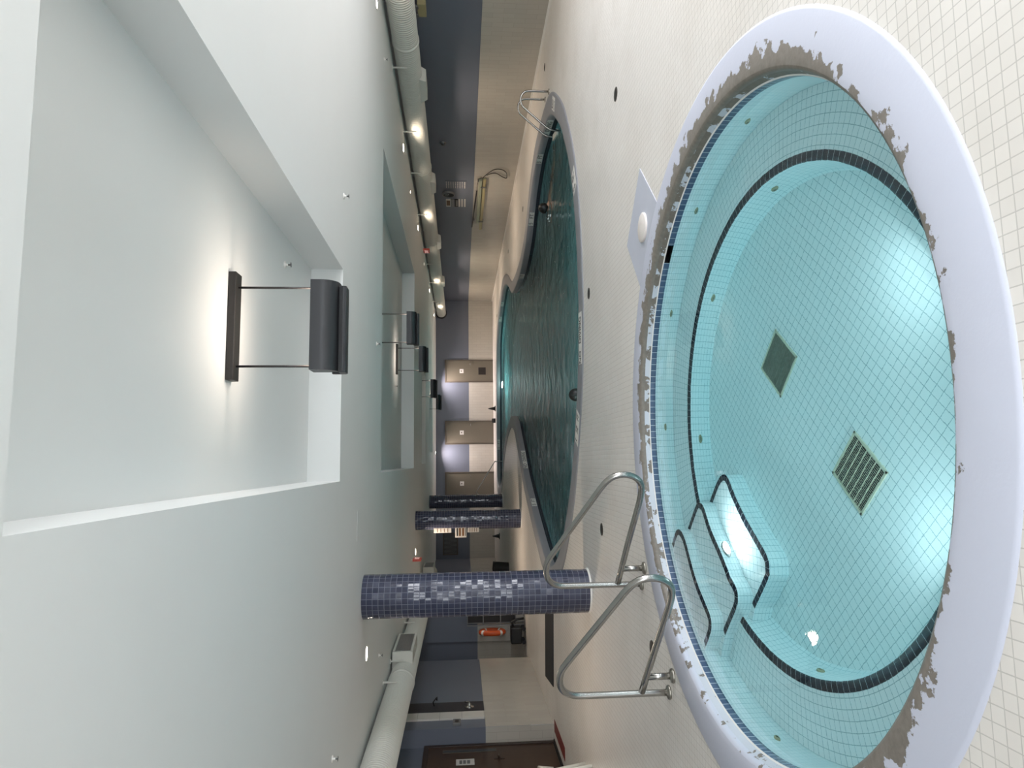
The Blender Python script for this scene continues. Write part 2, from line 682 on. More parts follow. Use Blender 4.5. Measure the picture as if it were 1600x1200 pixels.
# ------------------------------------------------------------------ plan data (metres; camera stands at 0,0)
XR, XL, YB, YF = 7.94, -4.6, 33.0, -4.0
TUB = (0.25, 3.985)
R_OUT, R_IN, R_WALL = 2.184, 1.905, 1.885
R_BENCH, Z_BENCH, Z_TUBFLOOR = 1.486, -.64, -1.0
Z_TUBWATER, Z_POOLWATER, Z_POOLFLOOR = -.11, -.20, -1.5
pool_ctrl = [(6.49, 11.35), (6.19, 10.70), (5.56, 9.88), (4.95, 9.35), (4.3, 8.92), (3.7, 8.68), (3.0, 8.53), (2.39, 8.49),
             (1.88, 8.5), (1.15, 8.64), (.45, 8.93), (-.46, 9.46), (-1.14, 10.1), (-1.72, 10.85), (-2.12, 11.7),
             (-2.28, 12.6), (-2.11, 13.5), (-1.69, 14.75), (-1.2, 16.05), (-.66, 17.35), (-.05, 18.4), (.4, 19.25),
             (.80, 20.0), (1.0, 20.8), (1.0, 21.7), (.67, 23.4), (.05, 24.9), (-.8, 26.0), (-1.3, 27.2), (-1.45, 28.6),
             (-1.35, 29.7), (-.6, 30.25), (1.15, 30.2), (3.4, 29.9), (5.2, 29.35), (6.2, 27.67), (6.7, 25.56),
             (6.74, 24.3), (6.45, 22.8), (6.05, 21.6), (5.7, 20.81), (5.45, 20.0), (5.33, 18.6), (5.35, 17.19),
             (5.6, 15.95), (6.0, 15.2), (6.36, 14.5), (6.60, 13.6), (6.63, 12.6), (6.58, 11.9)]
POOL = catmull(pool_ctrl, 5)
POOL_IN = offset_loop(POOL, .37)
tub_outer = [(TUB[0] + (R_OUT - .01) * math.cos(2 * PI * k / 128), TUB[1] + (R_OUT - .01) * math.sin(2 * PI * k / 128)) for k in range(128)]

# ------------------------------------------------------------------ room
fl = MB().poly([[(-9, YF - .3), (XR + .2, YF - .3), (XR + .2, YB + .3), (-9, YB + .3)], tub_outer, offset_loop(POOL, .01)], 0.0)
struct(fl.build('floor', M['deck']))

trays = [(-.18, 1.98, 1.9, 6.88), (-.15, 4.95, 10.33, 17.52), (-.06, 2.98, 21.0, 23.3), (.4, 2.7, 26.2, 28.85)]
xs = sorted({-9, XR + .2, *[t[0] for t in trays], *[t[1] for t in trays]})
ys = sorted({YF - .3, YB + .3, *[t[2] for t in trays], *[t[3] for t in trays]})
ce = MB()
for i in range(len(xs) - 1):
    for j in range(len(ys) - 1):
        mx_, my_ = (xs[i] + xs[i + 1]) / 2, (ys[j] + ys[j + 1]) / 2
        if any(t[0] < mx_ < t[1] and t[2] < my_ < t[3] for t in trays):
            continue
        ce.face([(xs[i], ys[j], ZC), (xs[i], ys[j + 1], ZC), (xs[i + 1], ys[j + 1], ZC), (xs[i + 1], ys[j], ZC)])
for a, b, c, d in trays:
    ce.face([(a, c, ZT), (a, d, ZT), (b, d, ZT), (b, c, ZT)])
    for q in ([(a, c), (b, c)], [(b, c), (b, d)], [(b, d), (a, d)], [(a, d), (a, c)]):
        ce.face([(*q[0], ZC), (*q[1], ZC), (*q[1], ZT), (*q[0], ZT)])
struct(ce.build('ceiling', M['plaster'], recalc=False))
rf = MB().box((-9.2, YF - .5, 3.3), (XR + .4, YB + .5, 3.4))
struct(rf.build('ceiling_slab', M['plaster']))

Z_W = 1.19                       # top of the tiled wainscot


def wall(name, segs, z1=ZC, holes=()):
    """segs: list of ((x,y),(x,y)); blue paint above, tiled wainscot below as its child"""
    up_ = MB()
    lo_ = MB()
    for a, b in segs:
        l = math.hypot(b[0] - a[0], b[1] - a[1])
        up_.face([(*a, Z_W), (*b, Z_W), (*b, z1), (*a, z1)])
        n = Vector((b[1] - a[1], a[0] - b[0])).normalized() * .008
        a2, b2 = (a[0] + n.x, a[1] + n.y), (b[0] + n.x, b[1] + n.y)
        s0 = a[0] + a[1]
        lo_.face([(*a2, 0), (*b2, 0), (*b2, Z_W), (*a2, Z_W)], [(s0, 0), (s0 + l, 0), (s0 + l, Z_W), (s0, Z_W)])
        lo_.face([(*a2, Z_W), (*b2, Z_W), (*b, Z_W), (*a, Z_W)])
    o = up_.build(name, M['blue'], recalc=False)
    struct(o)
    c = lo_.build('wainscot', M['wall_tile'], o, recalc=False)
    c['label'] = 'cream tiled lower wall'
    return o


# interior side is to the right of a->b
wall('wall_right', [((XR, YB + .02), (XR, 7.0))])
w = MB()
wys = [YF, -2.6, 0, .9, 3.5, 4.4, 7.0]
for i in range(6):
    for z0, z1 in (((0, ZC),) if i % 2 == 0 else ((0, .8), (2.4, ZC))):
        w.face([(XR, wys[i + 1], z0), (XR, wys[i], z0), (XR, wys[i], z1), (XR, wys[i + 1], z1)])
struct(w.build('wall_right_front', M['plaster'], recalc=False))
for k, i in enumerate((1, 3, 5)):
    a, b = wys[i], wys[i + 1]
    w = MB()
    for lo, hi in (((XR - .02, a, .8), (XR + .1, b, .86)), ((XR - .02, a, 2.34), (XR + .1, b, 2.4)), ((XR - .02, a, .86), (XR + .1, a + .06, 2.34)),
                   ((XR - .02, b - .06, .86), (XR + .1, b, 2.34)), ((XR - .02, (a + b) / 2 - .03, .86), (XR + .1, (a + b) / 2 + .03, 2.34))):
        w.box(lo, hi)
    o = struct(w.build('window_%d' % (k + 4), M['white_paint']))
    MB().face([(XR + .05, a + .06, .86), (XR + .05, b - .06, .86), (XR + .05, b - .06, 2.34), (XR + .05, a + .06, 2.34)]).build('pane', M['glass'], o)
wall('wall_back', [((-4.62, YB), (XR + .02, YB))])
wall('wall_left', [((XL, 12.36), (XL, 16.44)), ((XL, 19.2), (XL, YB + .02))])
wall('wall_left_recess', [((-4.9, YF), (-4.9, 12.36)), ((-4.9, 12.36), (XL, 12.36)), ((XL, 16.44), (-8, 16.44)),
                          ((-8, 16.44), (-8, 18.1)), ((-8, 18.1), (XL, 18.1))])
wall('wall_left_jut', [((XL, 18.1), (XL, 18.0)), ((XL, 18.0), (-3.45, 18.0)), ((-3.45, 18.0), (-3.45, 19.2)),
                       ((-3.45, 19.2), (XL, 19.2))])
# wall behind the camera, with three windows
wr = MB()
wx = [-4.9, -4.3, -1.7, -.7, 1.9, 2.9, 5.5, XR]
for i in range(7):
    if i % 2 == 0:
        wr.face([(wx[i], YF, 0), (wx[i + 1], YF, 0), (wx[i + 1], YF, ZC), (wx[i], YF, ZC)])
    else:
        wr.face([(wx[i], YF, 0), (wx[i + 1], YF, 0), (wx[i + 1], YF, .75), (wx[i], YF, .75)])
        wr.face([(wx[i], YF, 2.5), (wx[i + 1], YF, 2.5), (wx[i + 1], YF, ZC), (wx[i], YF, ZC)])
struct(wr.build('wall_rear', M['plaster']))
for k, (a, b) in enumerate(((-4.3, -1.7), (-.7, 1.9), (2.9, 5.5))):
    w = MB()
    for lo, hi in (((a, YF - .1, .75), (b, YF + .02, .81)), ((a, YF - .1, 2.44), (b, YF + .02, 2.5)), ((a, YF - .1, .81), (a + .06, YF + .02, 2.44)),
                   ((b - .06, YF - .1, .81), (b, YF + .02, 2.44)), (((a + b) / 2 - .03, YF - .1, .81), ((a + b) / 2 + .03, YF + .02, 2.44))):
        w.box(lo, hi)
    o = struct(w.build('window_%d' % (k + 1), M['white_paint']))
    MB().face([(a + .06, YF - .05, .81), (b - .06, YF - .05, .81), (b - .06, YF - .05, 2.44), (a + .06, YF - .05, 2.44)]).build('pane', M['glass'], o)

# skirting line along the tiled walls
sk = MB()
sk.box((XR - .02, YF, 0), (XR - .009, YB, .04))
struct(sk.build('baseboard_right', M['grout']))

# ------------------------------------------------------------------ hot tub
tub = thing('hot_tub', 'round sunken hot tub with chipped lavender rim in the foreground deck', 'hot tub', (*TUB, 0))
SEG = 160
MB().lathe([(R_OUT, -.02), (R_OUT, .002), (R_OUT - .02, .010), (1.97, .014), (1.945, .013), (1.93, .010)], SEG
           ).build('coping', M['coping'], tub)['label'] = 'painted rim with flaked patches'
MB().lathe([(1.93, .010), (1.918, .004), (1.911, -.006), (1.908, -.018), (1.907, -.030)], SEG).build('worn_edge', M['coping_edge'], tub)['label'] = 'rounded edge worn to brown concrete'
MB().lathe([(1.907, -.030), (1.893, -.070)], SEG).build('rim_face', M['coping_face'], tub)
MB().lathe([(1.893, -.068), (1.889, -.071), (1.885, -.076)], SEG).build('grout_line', M['grout'], tub)
gap0, gap1 = math.radians(39.3), math.radians(44.2)
# waterline band with the skimmer mouth left open
rows = []
NB = 160
angs = [gap1 + (2 * PI - (gap1 - gap0)) * k / NB for k in range(NB + 1)]
b = MB()
b.grid([[(R_WALL * math.cos(a), R_WALL * math.sin(a), z) for a in angs] for z in (-.074, -.147)],
       [[(a * R_WALL, z) for a in angs] for z in (0.0, -.073)])
b.build('waterline_tiles', M['tub_band'], tub)['label'] = 'blue tile band at the waterline'
sk_a = [gap0 + (gap1 - gap0) * k / 6 for k in range(7)]
b = MB()
for k in range(6):
    a0, a1 = sk_a[k], sk_a[k + 1]
    P = lambda a, r, z: (r * math.cos(a), r * math.sin(a), z)
    b.face([P(a0, R_WALL + .25, -.074), P(a1, R_WALL + .25, -.074), P(a1, R_WALL + .25, -.20), P(a0, R_WALL + .25, -.20)])
    b.face([P(a0, R_WALL, -.074), P(a1, R_WALL, -.074), P(a1, R_WALL + .25, -.074), P(a0, R_WALL + .25, -.074)])
    b.face([P(a0, R_WALL, -.147), P(a1, R_WALL, -.147), P(a1, R_WALL + .25, -.16), P(a0, R_WALL + .25, -.16)])
for a in (gap0, gap1):
    b.face([P(a, R_WALL, -.074), P(a, R_WALL + .25, -.074), P(a, R_WALL + .25, -.16), P(a, R_WALL, -.147)])
b.build('skimmer_mouth', M['dark'], tub)
MB().lathe([(R_WALL, -.147), (R_WALL, Z_BENCH)], SEG).build('basin_wall', M['tub_tile'], tub)
MB().lathe([(R_WALL, Z_BENCH), (R_BENCH + .05, Z_BENCH)], SEG).build('bench_seat', M['tub_tile'], tub)
MB().lathe([(R_BENCH + .055, Z_BENCH + .001), (R_BENCH + .006, Z_BENCH + .001), (R_BENCH - .002, Z_BENCH - .006), (R_BENCH - .002, Z_BENCH - .016)], SEG
           ).build('bench_nosing', M['nosing'], tub)['label'] = 'black tile edge of the bench'
MB().lathe([(R_BENCH, Z_BENCH - .01), (R_BENCH - .03, Z_TUBFLOOR + .05), (R_BENCH - .05, Z_TUBFLOOR)], SEG).build('bench_riser', M['tub_tile'], tub)
MB().poly([[((R_BENCH - .04) * math.cos(2 * PI * k / 96), (R_BENCH - .04) * math.sin(2 * PI * k / 96)) for k in range(96)]], Z_TUBFLOOR
          ).build('basin_floor', M['tub_floor'], tub)


def rel(pts):
    return [(x - TUB[0], y - TUB[1]) for x, y in pts]


step_lines = [
    (rel([(-.704, 5.61), (-.585, 5.49), (-.572, 5.39), (-.637, 5.285), (-.79, 5.17), (-.928, 5.05), (-1.037, 4.905), (-1.11, 4.815), (-1.174, 4.80), (-1.252, 4.835), (-1.345, 4.92)]), -.225),
    (rel([(-.56, 5.45), (-.365, 5.25), (-.343, 5.165), (-.382, 5.09), (-.528, 4.975), (-.665, 4.815), (-.78, 4.695), (-.81, 4.672), (-.873, 4.578), (-.936, 4.553), (-1.013, 4.582), (-1.112, 4.67), (-1.236, 4.785)]), -.475),
    (rel([(-.340, 5.215), (-.175, 5.05), (-.122, 4.94), (-.153, 4.862), (-.254, 4.778), (-.393, 4.64), (-.498, 4.51), (-.612, 4.36), (-.673, 4.316), (-.727, 4.314), (-.775, 4.326), (-.888, 4.425), (-1.006, 4.535)]), -.725)]
for line, z in step_lines:
    ln = catmull(line, 4, closed=False)
    a0 = math.atan2(line[0][1], line[0][0])
    a1 = math.atan2(line[-1][1], line[-1][0])
    arc = [(1.9 * math.cos(a1 + (a0 - a1) * k / 10), 1.9 * math.sin(a1 + (a0 - a1) * k / 10)) for k in range(11)]
    st = MB().prism(ln + arc, Z_TUBFLOOR, z, bottom=False).build('step', M['tub_tile'], tub)
    inn = offset_line(ln, .0)
    o1 = offset_line(ln, -.045)
    cen = Vector(line[len(line) // 2])
    # the nosing strip lies on the tread, inside its front edge
    if (Vector(o1[len(o1) // 2]) - Vector((0, 0))).length < (Vector(ln[len(ln) // 2])).length:
        o1 = offset_line(ln, .045)
    run = [0]
    for i in range(1, len(ln)):
        run.append(run[-1] + math.hypot(ln[i][0] - ln[i - 1][0], ln[i][1] - ln[i - 1][1]))
    ou = [(p[0] * .9985, p[1] * .9985) for p in ln]
    nb = MB()
    nb.grid([[(*p, z + .002) for p in o1], [(*p, z + .002) for p in ln], [(*p, z - .010) for p in ou]],
            [[(r_, 0) for r_ in run], [(r_, .045) for r_ in run], [(r_, .055) for r_ in run]], smooth=False)
    nb.build('step_nosing', M['nosing'], st)['label'] = 'black tile edge of the step'


def ring_disc(rad, depth=.012, hole=.45):
    return [(rad * hole, depth), (rad * .8, depth), (rad, depth * .4), (rad, 0)]


def wall_disc(name, ang, r, z, rad, mt, parent, inner=None, n=None):
    """round fitting on a vertical wall: faces the tub's axis (or direction n)"""
    d = Vector(n) if n else Vector((-math.cos(ang), -math.sin(ang), 0))
    pos = Vector((r * math.cos(ang), r * math.sin(ang), z)) if n is None else Vector((r[0], r[1], z))
    mb = MB().lathe(ring_disc(rad), 20)
    o = mb.build(name, mt, parent)
    o.location = pos
    o.rotation_euler = d.to_track_quat('Z', 'Y').to_euler()
    i = MB().lathe([(rad * .46, .008), (.001, .008)], 16).build(inner[0], inner[1], o)
    return o


for a in (-.7, 29, 58.2, 89.1, 178.7, 208, 238, 268, 298, 328):
    wall_disc('wall_jet', math.radians(a), R_WALL - .001, -.42, .032, M['jet'], tub, ('jet_nozzle', M['pebble']))
for a in (1.7, 47, 93.5, 184.8, 230, 275, 320):
    wall_disc('riser_jet', math.radians(a), R_BENCH - .017, -.83, .034, M['jet'], tub, ('jet_nozzle', M['pebble']))
# underwater lamp in the riser of the middle step
ldir = Vector((.727, -.687, 0))
lp = Vector((-.657, 4.832, 0)) - Vector((*TUB, 0)) + ldir * .006
lo = MB().lathe([(.052, .012), (.066, .012), (.070, 0)], 24).build('lamp_ring', M['steel'], tub)
lo.location = (lp.x, lp.y, -.60)
lo.rotation_euler = ldir.to_track_quat('Z', 'Y').to_euler()
le = MB().lathe([(.053, .009), (.04, .014), (.001, .016)], 24).build('lamp_lens', M['lens_white'], lo)
le['label'] = 'lit underwater lamp'
area_light('tub_lamp_light', (lp.x + ldir.x * .03, lp.y + ldir.y * .03, -.60), (ldir.x, ldir.y, -.25)  , .1, .1, 3.6, (.88, .96, 1.0), shape='DISK', parent=tub)

# two unseen lamps added in the near riser to brighten the tub water
for a2_ in (-58, -122):
    a2_ = math.radians(a2_)
    lq = Vector(((R_BENCH - .022) * math.cos(a2_), (R_BENCH - .022) * math.sin(a2_), -.80))
    ld2 = Vector((-math.cos(a2_), -math.sin(a2_), 0))
    lo = MB().lathe([(.052, .012), (.066, .012), (.070, 0)], 24).build('lamp_ring', M['steel'], tub)
    lo.location = lq
    lo.rotation_euler = ld2.to_track_quat('Z', 'Y').to_euler()
    MB().lathe([(.053, .009), (.04, .014), (.001, .016)], 24).build('lamp_lens', M['lens_white'], lo)
    area_light('tub_lamp_light', lq + ld2 * .03, (ld2.x, ld2.y, .85), .1, .1, 9.5, (.88, .96, 1.0), shape='DISK', parent=tub)

# floor grates
for gi, (cx, cy, clear) in enumerate(((-.089, 3.560, True), (.623, 4.294, False))):
    g = bpy.data.objects.new('floor_grate', None)
    COL.objects.link(g)
    g.parent = tub
    g.location = (cx - TUB[0], cy - TUB[1], Z_TUBFLOOR)
    g.rotation_euler = (0, 0, PI / 4 + .02)
    h = .155
    MB().box((-h, -h, .001), (h, h, .004)).build('grate_base', M['dark'] if clear else M['pebble'], g)
    fr = MB()
    for q in range(4):
        fr.box((-h - .008, -h - .008, .0), (h + .008, -h + .006, .012), q * PI / 2)
    fr.build('grate_rim', M['grate_frame'], g)
    ba = MB()
    for k in range(1, 7):
        x = -h + 2 * h * k / 7
        ba.box((x - .0025, -h, .004), (x + .0025, h, .009))
    for k in range(1, 26):
        y = -h + 2 * h * k / 26
        ba.box((-h, y - .0006, .004), (h, y + .0006, .008))
    ba.build('grate_bars', M['grate_frame'] if clear else M['pebble'], g)

# painted pad with the round skimmer lid
pad = rel([(2.565, 5.64), (1.99, 5.10), (1.40, 5.66), (2.03, 6.17)])
MB().prism(pad, -.01, .006).build('skimmer_pad', M['pad_paint'], tub)['label'] = 'painted pad joined to the rim'
ld = MB().lathe([(.128, 0), (.128, .014), (.120, .018), (.03, .020), (.001, .020)], 40).build('skimmer_lid', M['lid'], tub)
ld.location = (2.005 - TUB[0], 5.59 - TUB[1], .006)
wt = MB().lathe([(1.893, Z_TUBWATER), (1.893, -1.15)], 128, caps=True).build('tub_water', M['tub_water'])
wt.location = (*TUB, 0)
tag(wt, 'clear turquoise water filling the round hot tub', 'water', kind='stuff')

def words(body, size, L_, mk, z, sy, upright):
    # each word its own piece of lettering on the marker
    k, slot = 0, L_ / len(body)
    for w_ in body.split(' '):
        x = -L_ / 2 + (k + len(w_) / 2) * slot
        k += len(w_) + 1
        text(w_, size, M['ink'], mk, (x, -z, 0) if upright else (x, 0, z), (PI / 2, 0, 0) if upright else (0, 0, 0), sx=slot / (.6 * size) * .9, sy=sy)


# ------------------------------------------------------------------ swimming pool
pool = thing('swimming_pool', 'hourglass shaped swimming pool with dark teal water beyond the hot tub', 'swimming pool')
cp = MB()
n = len(POOL)
I1, I2 = offset_loop(POOL, .05), offset_loop(POOL, .34)
cp.grid([[(*p, -.02) for p in POOL], [(*p, .006) for p in POOL], [(*p, .012) for p in I1], [(*p, .012) for p in I2], [(*p, 0) for p in POOL_IN], [(*p, -.135) for p in POOL_IN]], closed=True)
cp.build('coping', M['pool_coping'], pool)
run = [0]
for i in range(1, n + 1):
    a, b_ = POOL_IN[i - 1], POOL_IN[i % n]
    run.append(run[-1] + math.hypot(a[0] - b_[0], a[1] - b_[1]))
MB().grid([[(*p, -.135) for p in POOL_IN], [(*p, -.30) for p in POOL_IN]], [[(r_, 0) for r_ in run], [(r_, -.255) for r_ in run]], closed=True).build('waterline_tiles', M['pool_band'], pool)['label'] = 'navy tile band at the waterline'
MB().grid([[(*p, -.30) for p in POOL_IN], [(*p, Z_POOLFLOOR) for p in POOL_IN]], [[(r_, 0) for r_ in run], [(r_, -1.2) for r_ in run]], closed=True).build('basin_wall', M['pool_tile'], pool)
MB().poly([POOL_IN], Z_POOLFLOOR).build('basin_floor', M['pool_tile'], pool)
wloop = offset_loop(POOL, .355)
pw = MB().prism(wloop, -1.62, Z_POOLWATER).build('pool_water', M['pool_water'])
tag(pw, 'rippled dark teal water of the large swimming pool', 'water', kind='stuff')
# markers set in the coping: (text, left end, right end)
marks = [('NO DIVING', (1.28, 8.77), (1.93, 8.72)), ('5 1/2 FT', (.24, 9.22), (.62, 9.04)), ('3 FT', (3.72, 8.87), (4.02, 9.0)), ('3 FT', (5.9, 10.6), (6.08, 10.85))]
for body, a, b2 in marks:
    a, b2 = Vector(a), Vector(b2)
    c, d = (a + b2) / 2, b2 - a
    mk = MB().box((-d.length / 2 - .02, -.11, 0), (d.length / 2 + .02, .11, .0025)).build('depth_marker', M['white_paint'], pool)
    mk.location = (c.x, c.y, .012)
    mk.rotation_euler = (0, 0, math.atan2(d.y, d.x))
    words(body, .17, d.length, mk, .0045, 1.2, False)
# markers on the upright faces below the coping: (text, nearest point, width)
for body, (mx0, my0), wd in (('NO DIVING', (6.1, 12.1), .85), ('3 FT', (6.15, 13.4), .34), ('5 FT', (5.3, 15.0), .34), ('5 FT', (4.95, 17.6), .34), ('5 FT', (6.2, 26.3), .36), ('5 FT', (5.4, 27.4), .36),
                             ('NO DIVING', (.5, 17.5), .85), ('5 FT', (-.63, 15.65), .36), ('5 FT', (.88, 29.75), .40)):
    i = min(range(n), key=lambda k: (POOL_IN[k][0] - mx0) ** 2 + (POOL_IN[k][1] - my0) ** 2)
    a, b2 = Vector(POOL_IN[i - 1]), Vector(POOL_IN[(i + 1) % n])
    d = (b2 - a).normalized()                      # clockwise: the water lies to the right of d
    c = Vector(POOL_IN[i]) + Vector((d.y, -d.x)) * .004
    mk = MB().box((-wd / 2 - .02, -.004, -.055), (wd / 2 + .02, .004, .055)).build('depth_marker', M['white_paint'], pool)
    mk.location = (c.x, c.y, -.068)
    mk.rotation_euler = (0, 0, math.atan2(d.y, d.x))
    words(body, .12, wd, mk, .0055, 1.05, True)
# underwater lamp at the far wall
pl_ = MB().lathe([(.10, 0), (.10, .01), (.001, .014)], 24).build('underwater_lamp', M['lens_white'], pool)
pl_.location = (3.3, 29.50, -.48)
pl_.rotation_euler = (PI / 2, 0, 0)
area_light('pool_lamp_light', (3.3, 29.40, -.48), (0, -1, .15), .2, .2, 220, (.75, 1.0, .90), shape='DISK')
for px, py, qx, qy, pw_ in ((4.2, 9.4, 3.6, 16, 50), (.3, 9.55, 1.5, 16, 45), (2.2, 9.0, 2.4, 16, 50), (1.05, 23.1, 5, 26, 90)):  # unseen lamps added on the pool walls to brighten the teal water
    lw_ = MB().lathe([(.10, 0), (.10, .01), (.001, .014)], 24).build('underwater_lamp', M['lens_white'], pool)
    lw_.location = (px, py, -.6)
    lw_.rotation_euler = Vector((qx - px, qy - py, 0)).to_track_quat('Z', 'Y').to_euler()
    px, py = px + (qx - px) * .01, py + (qy - py) * .01
    area_light('added_pool_light', (px, py, -.6), (qx - px, qy - py, 0), .2, .2, pw_, (.75, 1.0, .95), shape='DISK')

# ------------------------------------------------------------------ rails
rail_prof = [(0, 0), (0, .70), (.012, .76), (.045, .815), (.10, .852), (.17, .868), (.24, .868), (.31, .852), (.38, .82), (1.06, .465), (1.12, .425),
             (1.165, .37), (1.18, .30), (1.165, .225), (1.12, .165), (1.05, .135), (.98, .128), (.005, .225)]


def smooth_rail(pts, n=3):
    return catmull(pts, n, closed=False)


def tub_rail(label, loc, ang):
    t = thing('grab_rail', label, 'handrail', loc, ang, 'steel grab rails at the tub steps')
    r = .0255
    pts = [(0, 0), (0, .35), (0, .68)] + rail_prof[2:8] + [(.45, .783), (.72, .642), (.98, .507)] + rail_prof[9:16] + [(.9, .135), (.5, .178), (.02, .222)]
    MB().tube([(s, 0, z) for s, z in smooth_rail(pts)], r, 14).build('rail_loop', M['steel'], t)
    MB().tube([(.185, 0, 0), (.185, 0, .20)], r, 14).build('support_post', M['steel'], t)
    for s in (0, .185):
        f = MB().lathe([(.052, 0), (.054, .008), (.05, .018), (.030, .024), (.025, .03)], 24).build('floor_flange', M['steel_dark'], t)
        f.location = (s, 0, 0)
    return t


ra = math.atan2(-.18, .19)
tub_rail('steel grab rail at the tub steps, the one nearer the left wall door', (-1.79, 5.34, 0), math.atan2(-1.375, 2.035))
tub_rail('steel grab rail at the tub steps, the one overlapping the front tiled column', (-1.10, 6.05, 0), math.atan2(-1.375, 2.035))


def pool_rail():
    t = thing('pool_ladder', 'steel pool ladder rails at the right end of the swimming pool', 'ladder', (6.54, 11.3, 0), math.atan2(.26, -.97))
    prof = [(0, 0), (0, .36), (.02, .44), (.08, .495), (.16, .51), (.24, .485), (.30, .43), (.58, .08), (.63, .0), (.66, -.1), (.68, -.55)]
    for off in (0, -.53):
        o = MB().tube([(s, off, z) for s, z in smooth_rail(prof)], .019, 12).build('ladder_rail', M['steel'], t)
        f = MB().lathe([(.05, 0), (.05, .014), (.02, .02)], 20).build('floor_flange', M['steel_dark'], o)
        f.location = (0, off, 0)
    for z in (-.16, -.42):
        MB().box((.63, -.53, z - .015), (.74, 0, z + .015)).build('ladder_step', M['white_plastic'], t)


pool_rail()
t = thing('entry_rail', 'thin steel handrail at the far left end of the pool, before the back doors', 'handrail', (-1.45, 29.9, 0))
MB().tube([(s, 0, z) for s, z in smooth_rail([(0, 0), (0, .74), (.03, .86), (.12, .92), (.22, .87), (1.35, .16), (1.42, .06), (1.44, -.3)])], .02, 12).build('rail_bar', M['steel'], t)
MB().lathe([(.05, 0), (.05, .014), (.02, .02)], 20).build('floor_flange', M['steel_dark'], t)

# ------------------------------------------------------------------ columns
COLS = [((-1.645, 8.70), .265, 'blue tiled round column nearest the hot tub, behind its grab rails'),
        ((-1.54, 18.35), .25, 'dark blue tiled column in the middle of the row, with notices on it'),
        ((-1.52, 26.3), .25, 'dark blue tiled column farthest away, beside the back wall doors')]
for (cx, cy), r, lab in COLS:
    t = thing('column', lab, 'column', (cx, cy, 0), 0, 'tiled columns along the left of the pool')
    rows, uvr = [], []
    MB().lathe([(r, 0), (r, ZC)], 64).build('shaft', M['column_tile'], t)
    # world-scale uv: 24 tiles round
    MB().lathe([(r + .012, 0), (r + .012, .012), (r, .02)], 48).build('base_bead', M['grout'], t)

# notices on the middle column (they face the left side of the room)
nz = [(1.86, 2.32, .10, 'pale pink paper sheet hung high on the middle column', 0),
      (1.46, 1.76, .22, 'white notice with brown squares on the middle column', 1),
      (1.13, 1.43, .10, 'small pale strip notice low on the middle column', 2)]
for z0, z1, w_, lab, typ in nz:
    a = math.radians(205) if typ != 1 else math.radians(200)
    px, py = -1.54 + .262 * math.cos(a), 18.35 + .262 * math.sin(a)
    fa = math.radians(238)
    t = thing('notice', lab, 'sign', (px - (.03 if typ == 1 else .0), py, (z0 + z1) / 2), fa - PI * 1.5 + 0, 'notices on the middle column')
    h = (z1 - z0) / 2
    MB().box((-w_, -.012, -h), (w_ * .6, 0, h)).build('sheet', M['paper'], t)
    b = MB()
    if typ == 1:
        for z2, z3, nm, mm in ((.0, .05, 'printed_square', 'brown_ink'), (-.085, -.035, 'printed_square', 'brown_ink'), (-.13, -.115, 'printed_line', 'ink'), (.075, .11, 'printed_line', 'ink')):
            MB().box((-.17, -.014, z2), (.09, -.0125, z3)).build(nm, M[mm], t)
    else:
        for k in range(4):
            z = -h + (k + 1) * 2 * h / 5
            MB().box((-w_ * .8, -.014, z - .008), (w_ * .4, -.0125, z + .008)).build('printed_line', M['brown_ink'], t)

# ------------------------------------------------------------------ ducts
def duct(label, x, z, r, y0, y1, seams, gasket=False):
    t = thing('ventilation_duct', label, 'duct', (x, y0, z))
    L = y1 - y0
    ys_, rr_ = [], []
    pitch = .055
    for k in range(int(L / pitch)):
        for f_, d_ in ((0, .001), (.35, .002), (.66, .001), (.76, -.012), (.92, -.012)):
            ys_.append((k + f_) * pitch)
            rr_.append(r + d_)
    ys_.append(L)
    rr_.append(r)
    MB().tube([(0, y, 0) for y in ys_], r, 36, radii=rr_).build('duct_tube', M['duct'], t)
    for s in seams:
        o = MB().lathe([(r + .002, -.03), (r + .014, -.022), (r + .014, .022), (r + .002, .03)], 40).build('collar', M['duct_plain'], t)
        o.location = (0, s - y0, 0)
        o.rotation_euler = (PI / 2, 0, 0)
    if gasket:
        o = MB().lathe([(r, -.06), (r + .05, -.06), (r + .05, .06), (r, .06)], 40).build('end_gasket', M['gasket'], t)
        o.location = (0, L - .06, 0)
        o.rotation_euler = (PI / 2, 0, 0)
    return t


DR = (7.30, 2.53, .225)
DL = (-3.55, 2.58, .205)
d1 = duct('long white spiral duct under the ceiling along the right wall', *DR, -3.9, YB - .02, (5.6, 11.1, 16.2, 21.8, 27.2), True)
d2 = duct('long white spiral duct under the ceiling along the left wall', *DL, -3.9, 22.6, (6.2, 11.5, 17.0), False)
for y in (12.5, 17.2, 22.0, 27.0):
    b = MB()
    x, z, r = DR
    c = [(-.13, -.40), (.13, -.40), (.13, .40), (-.13, .40)]
    for q, (zt_, zb) in enumerate(((-.12, -r - .075),)):
        top = [(p[0] * 1.2, p[1] * 1.15, zt_) for p in c]
        bot = [(p[0] * .95, p[1] * .8, zb) for p in c]
        b.grid([top, bot], closed=True, smooth=False)
        b.face(bot)
    o = b.build('outlet_box', M['duct_plain'], d1)
    o.location = (0, y + 3.9, 0)
for y, lng in ((12.6, .62), (21.7, .5), (17.4, .5)):
    o = MB().box((-.02, -lng, -.17), (.36, lng, .17)).build('outlet_box', M['duct_plain'], d2)
    o.location = (0, y + 3.9, .02)
    g = MB().box((.36, -lng + .06, -.13), (.364, lng - .06, .13))
    for k in range(9):
        zz = -.12 + k * .03
        g.box((.364, -lng + .06, zz - .004), (.370, lng - .06, zz + .004))
    g.build('outlet_grille', M['grey_metal'], o)
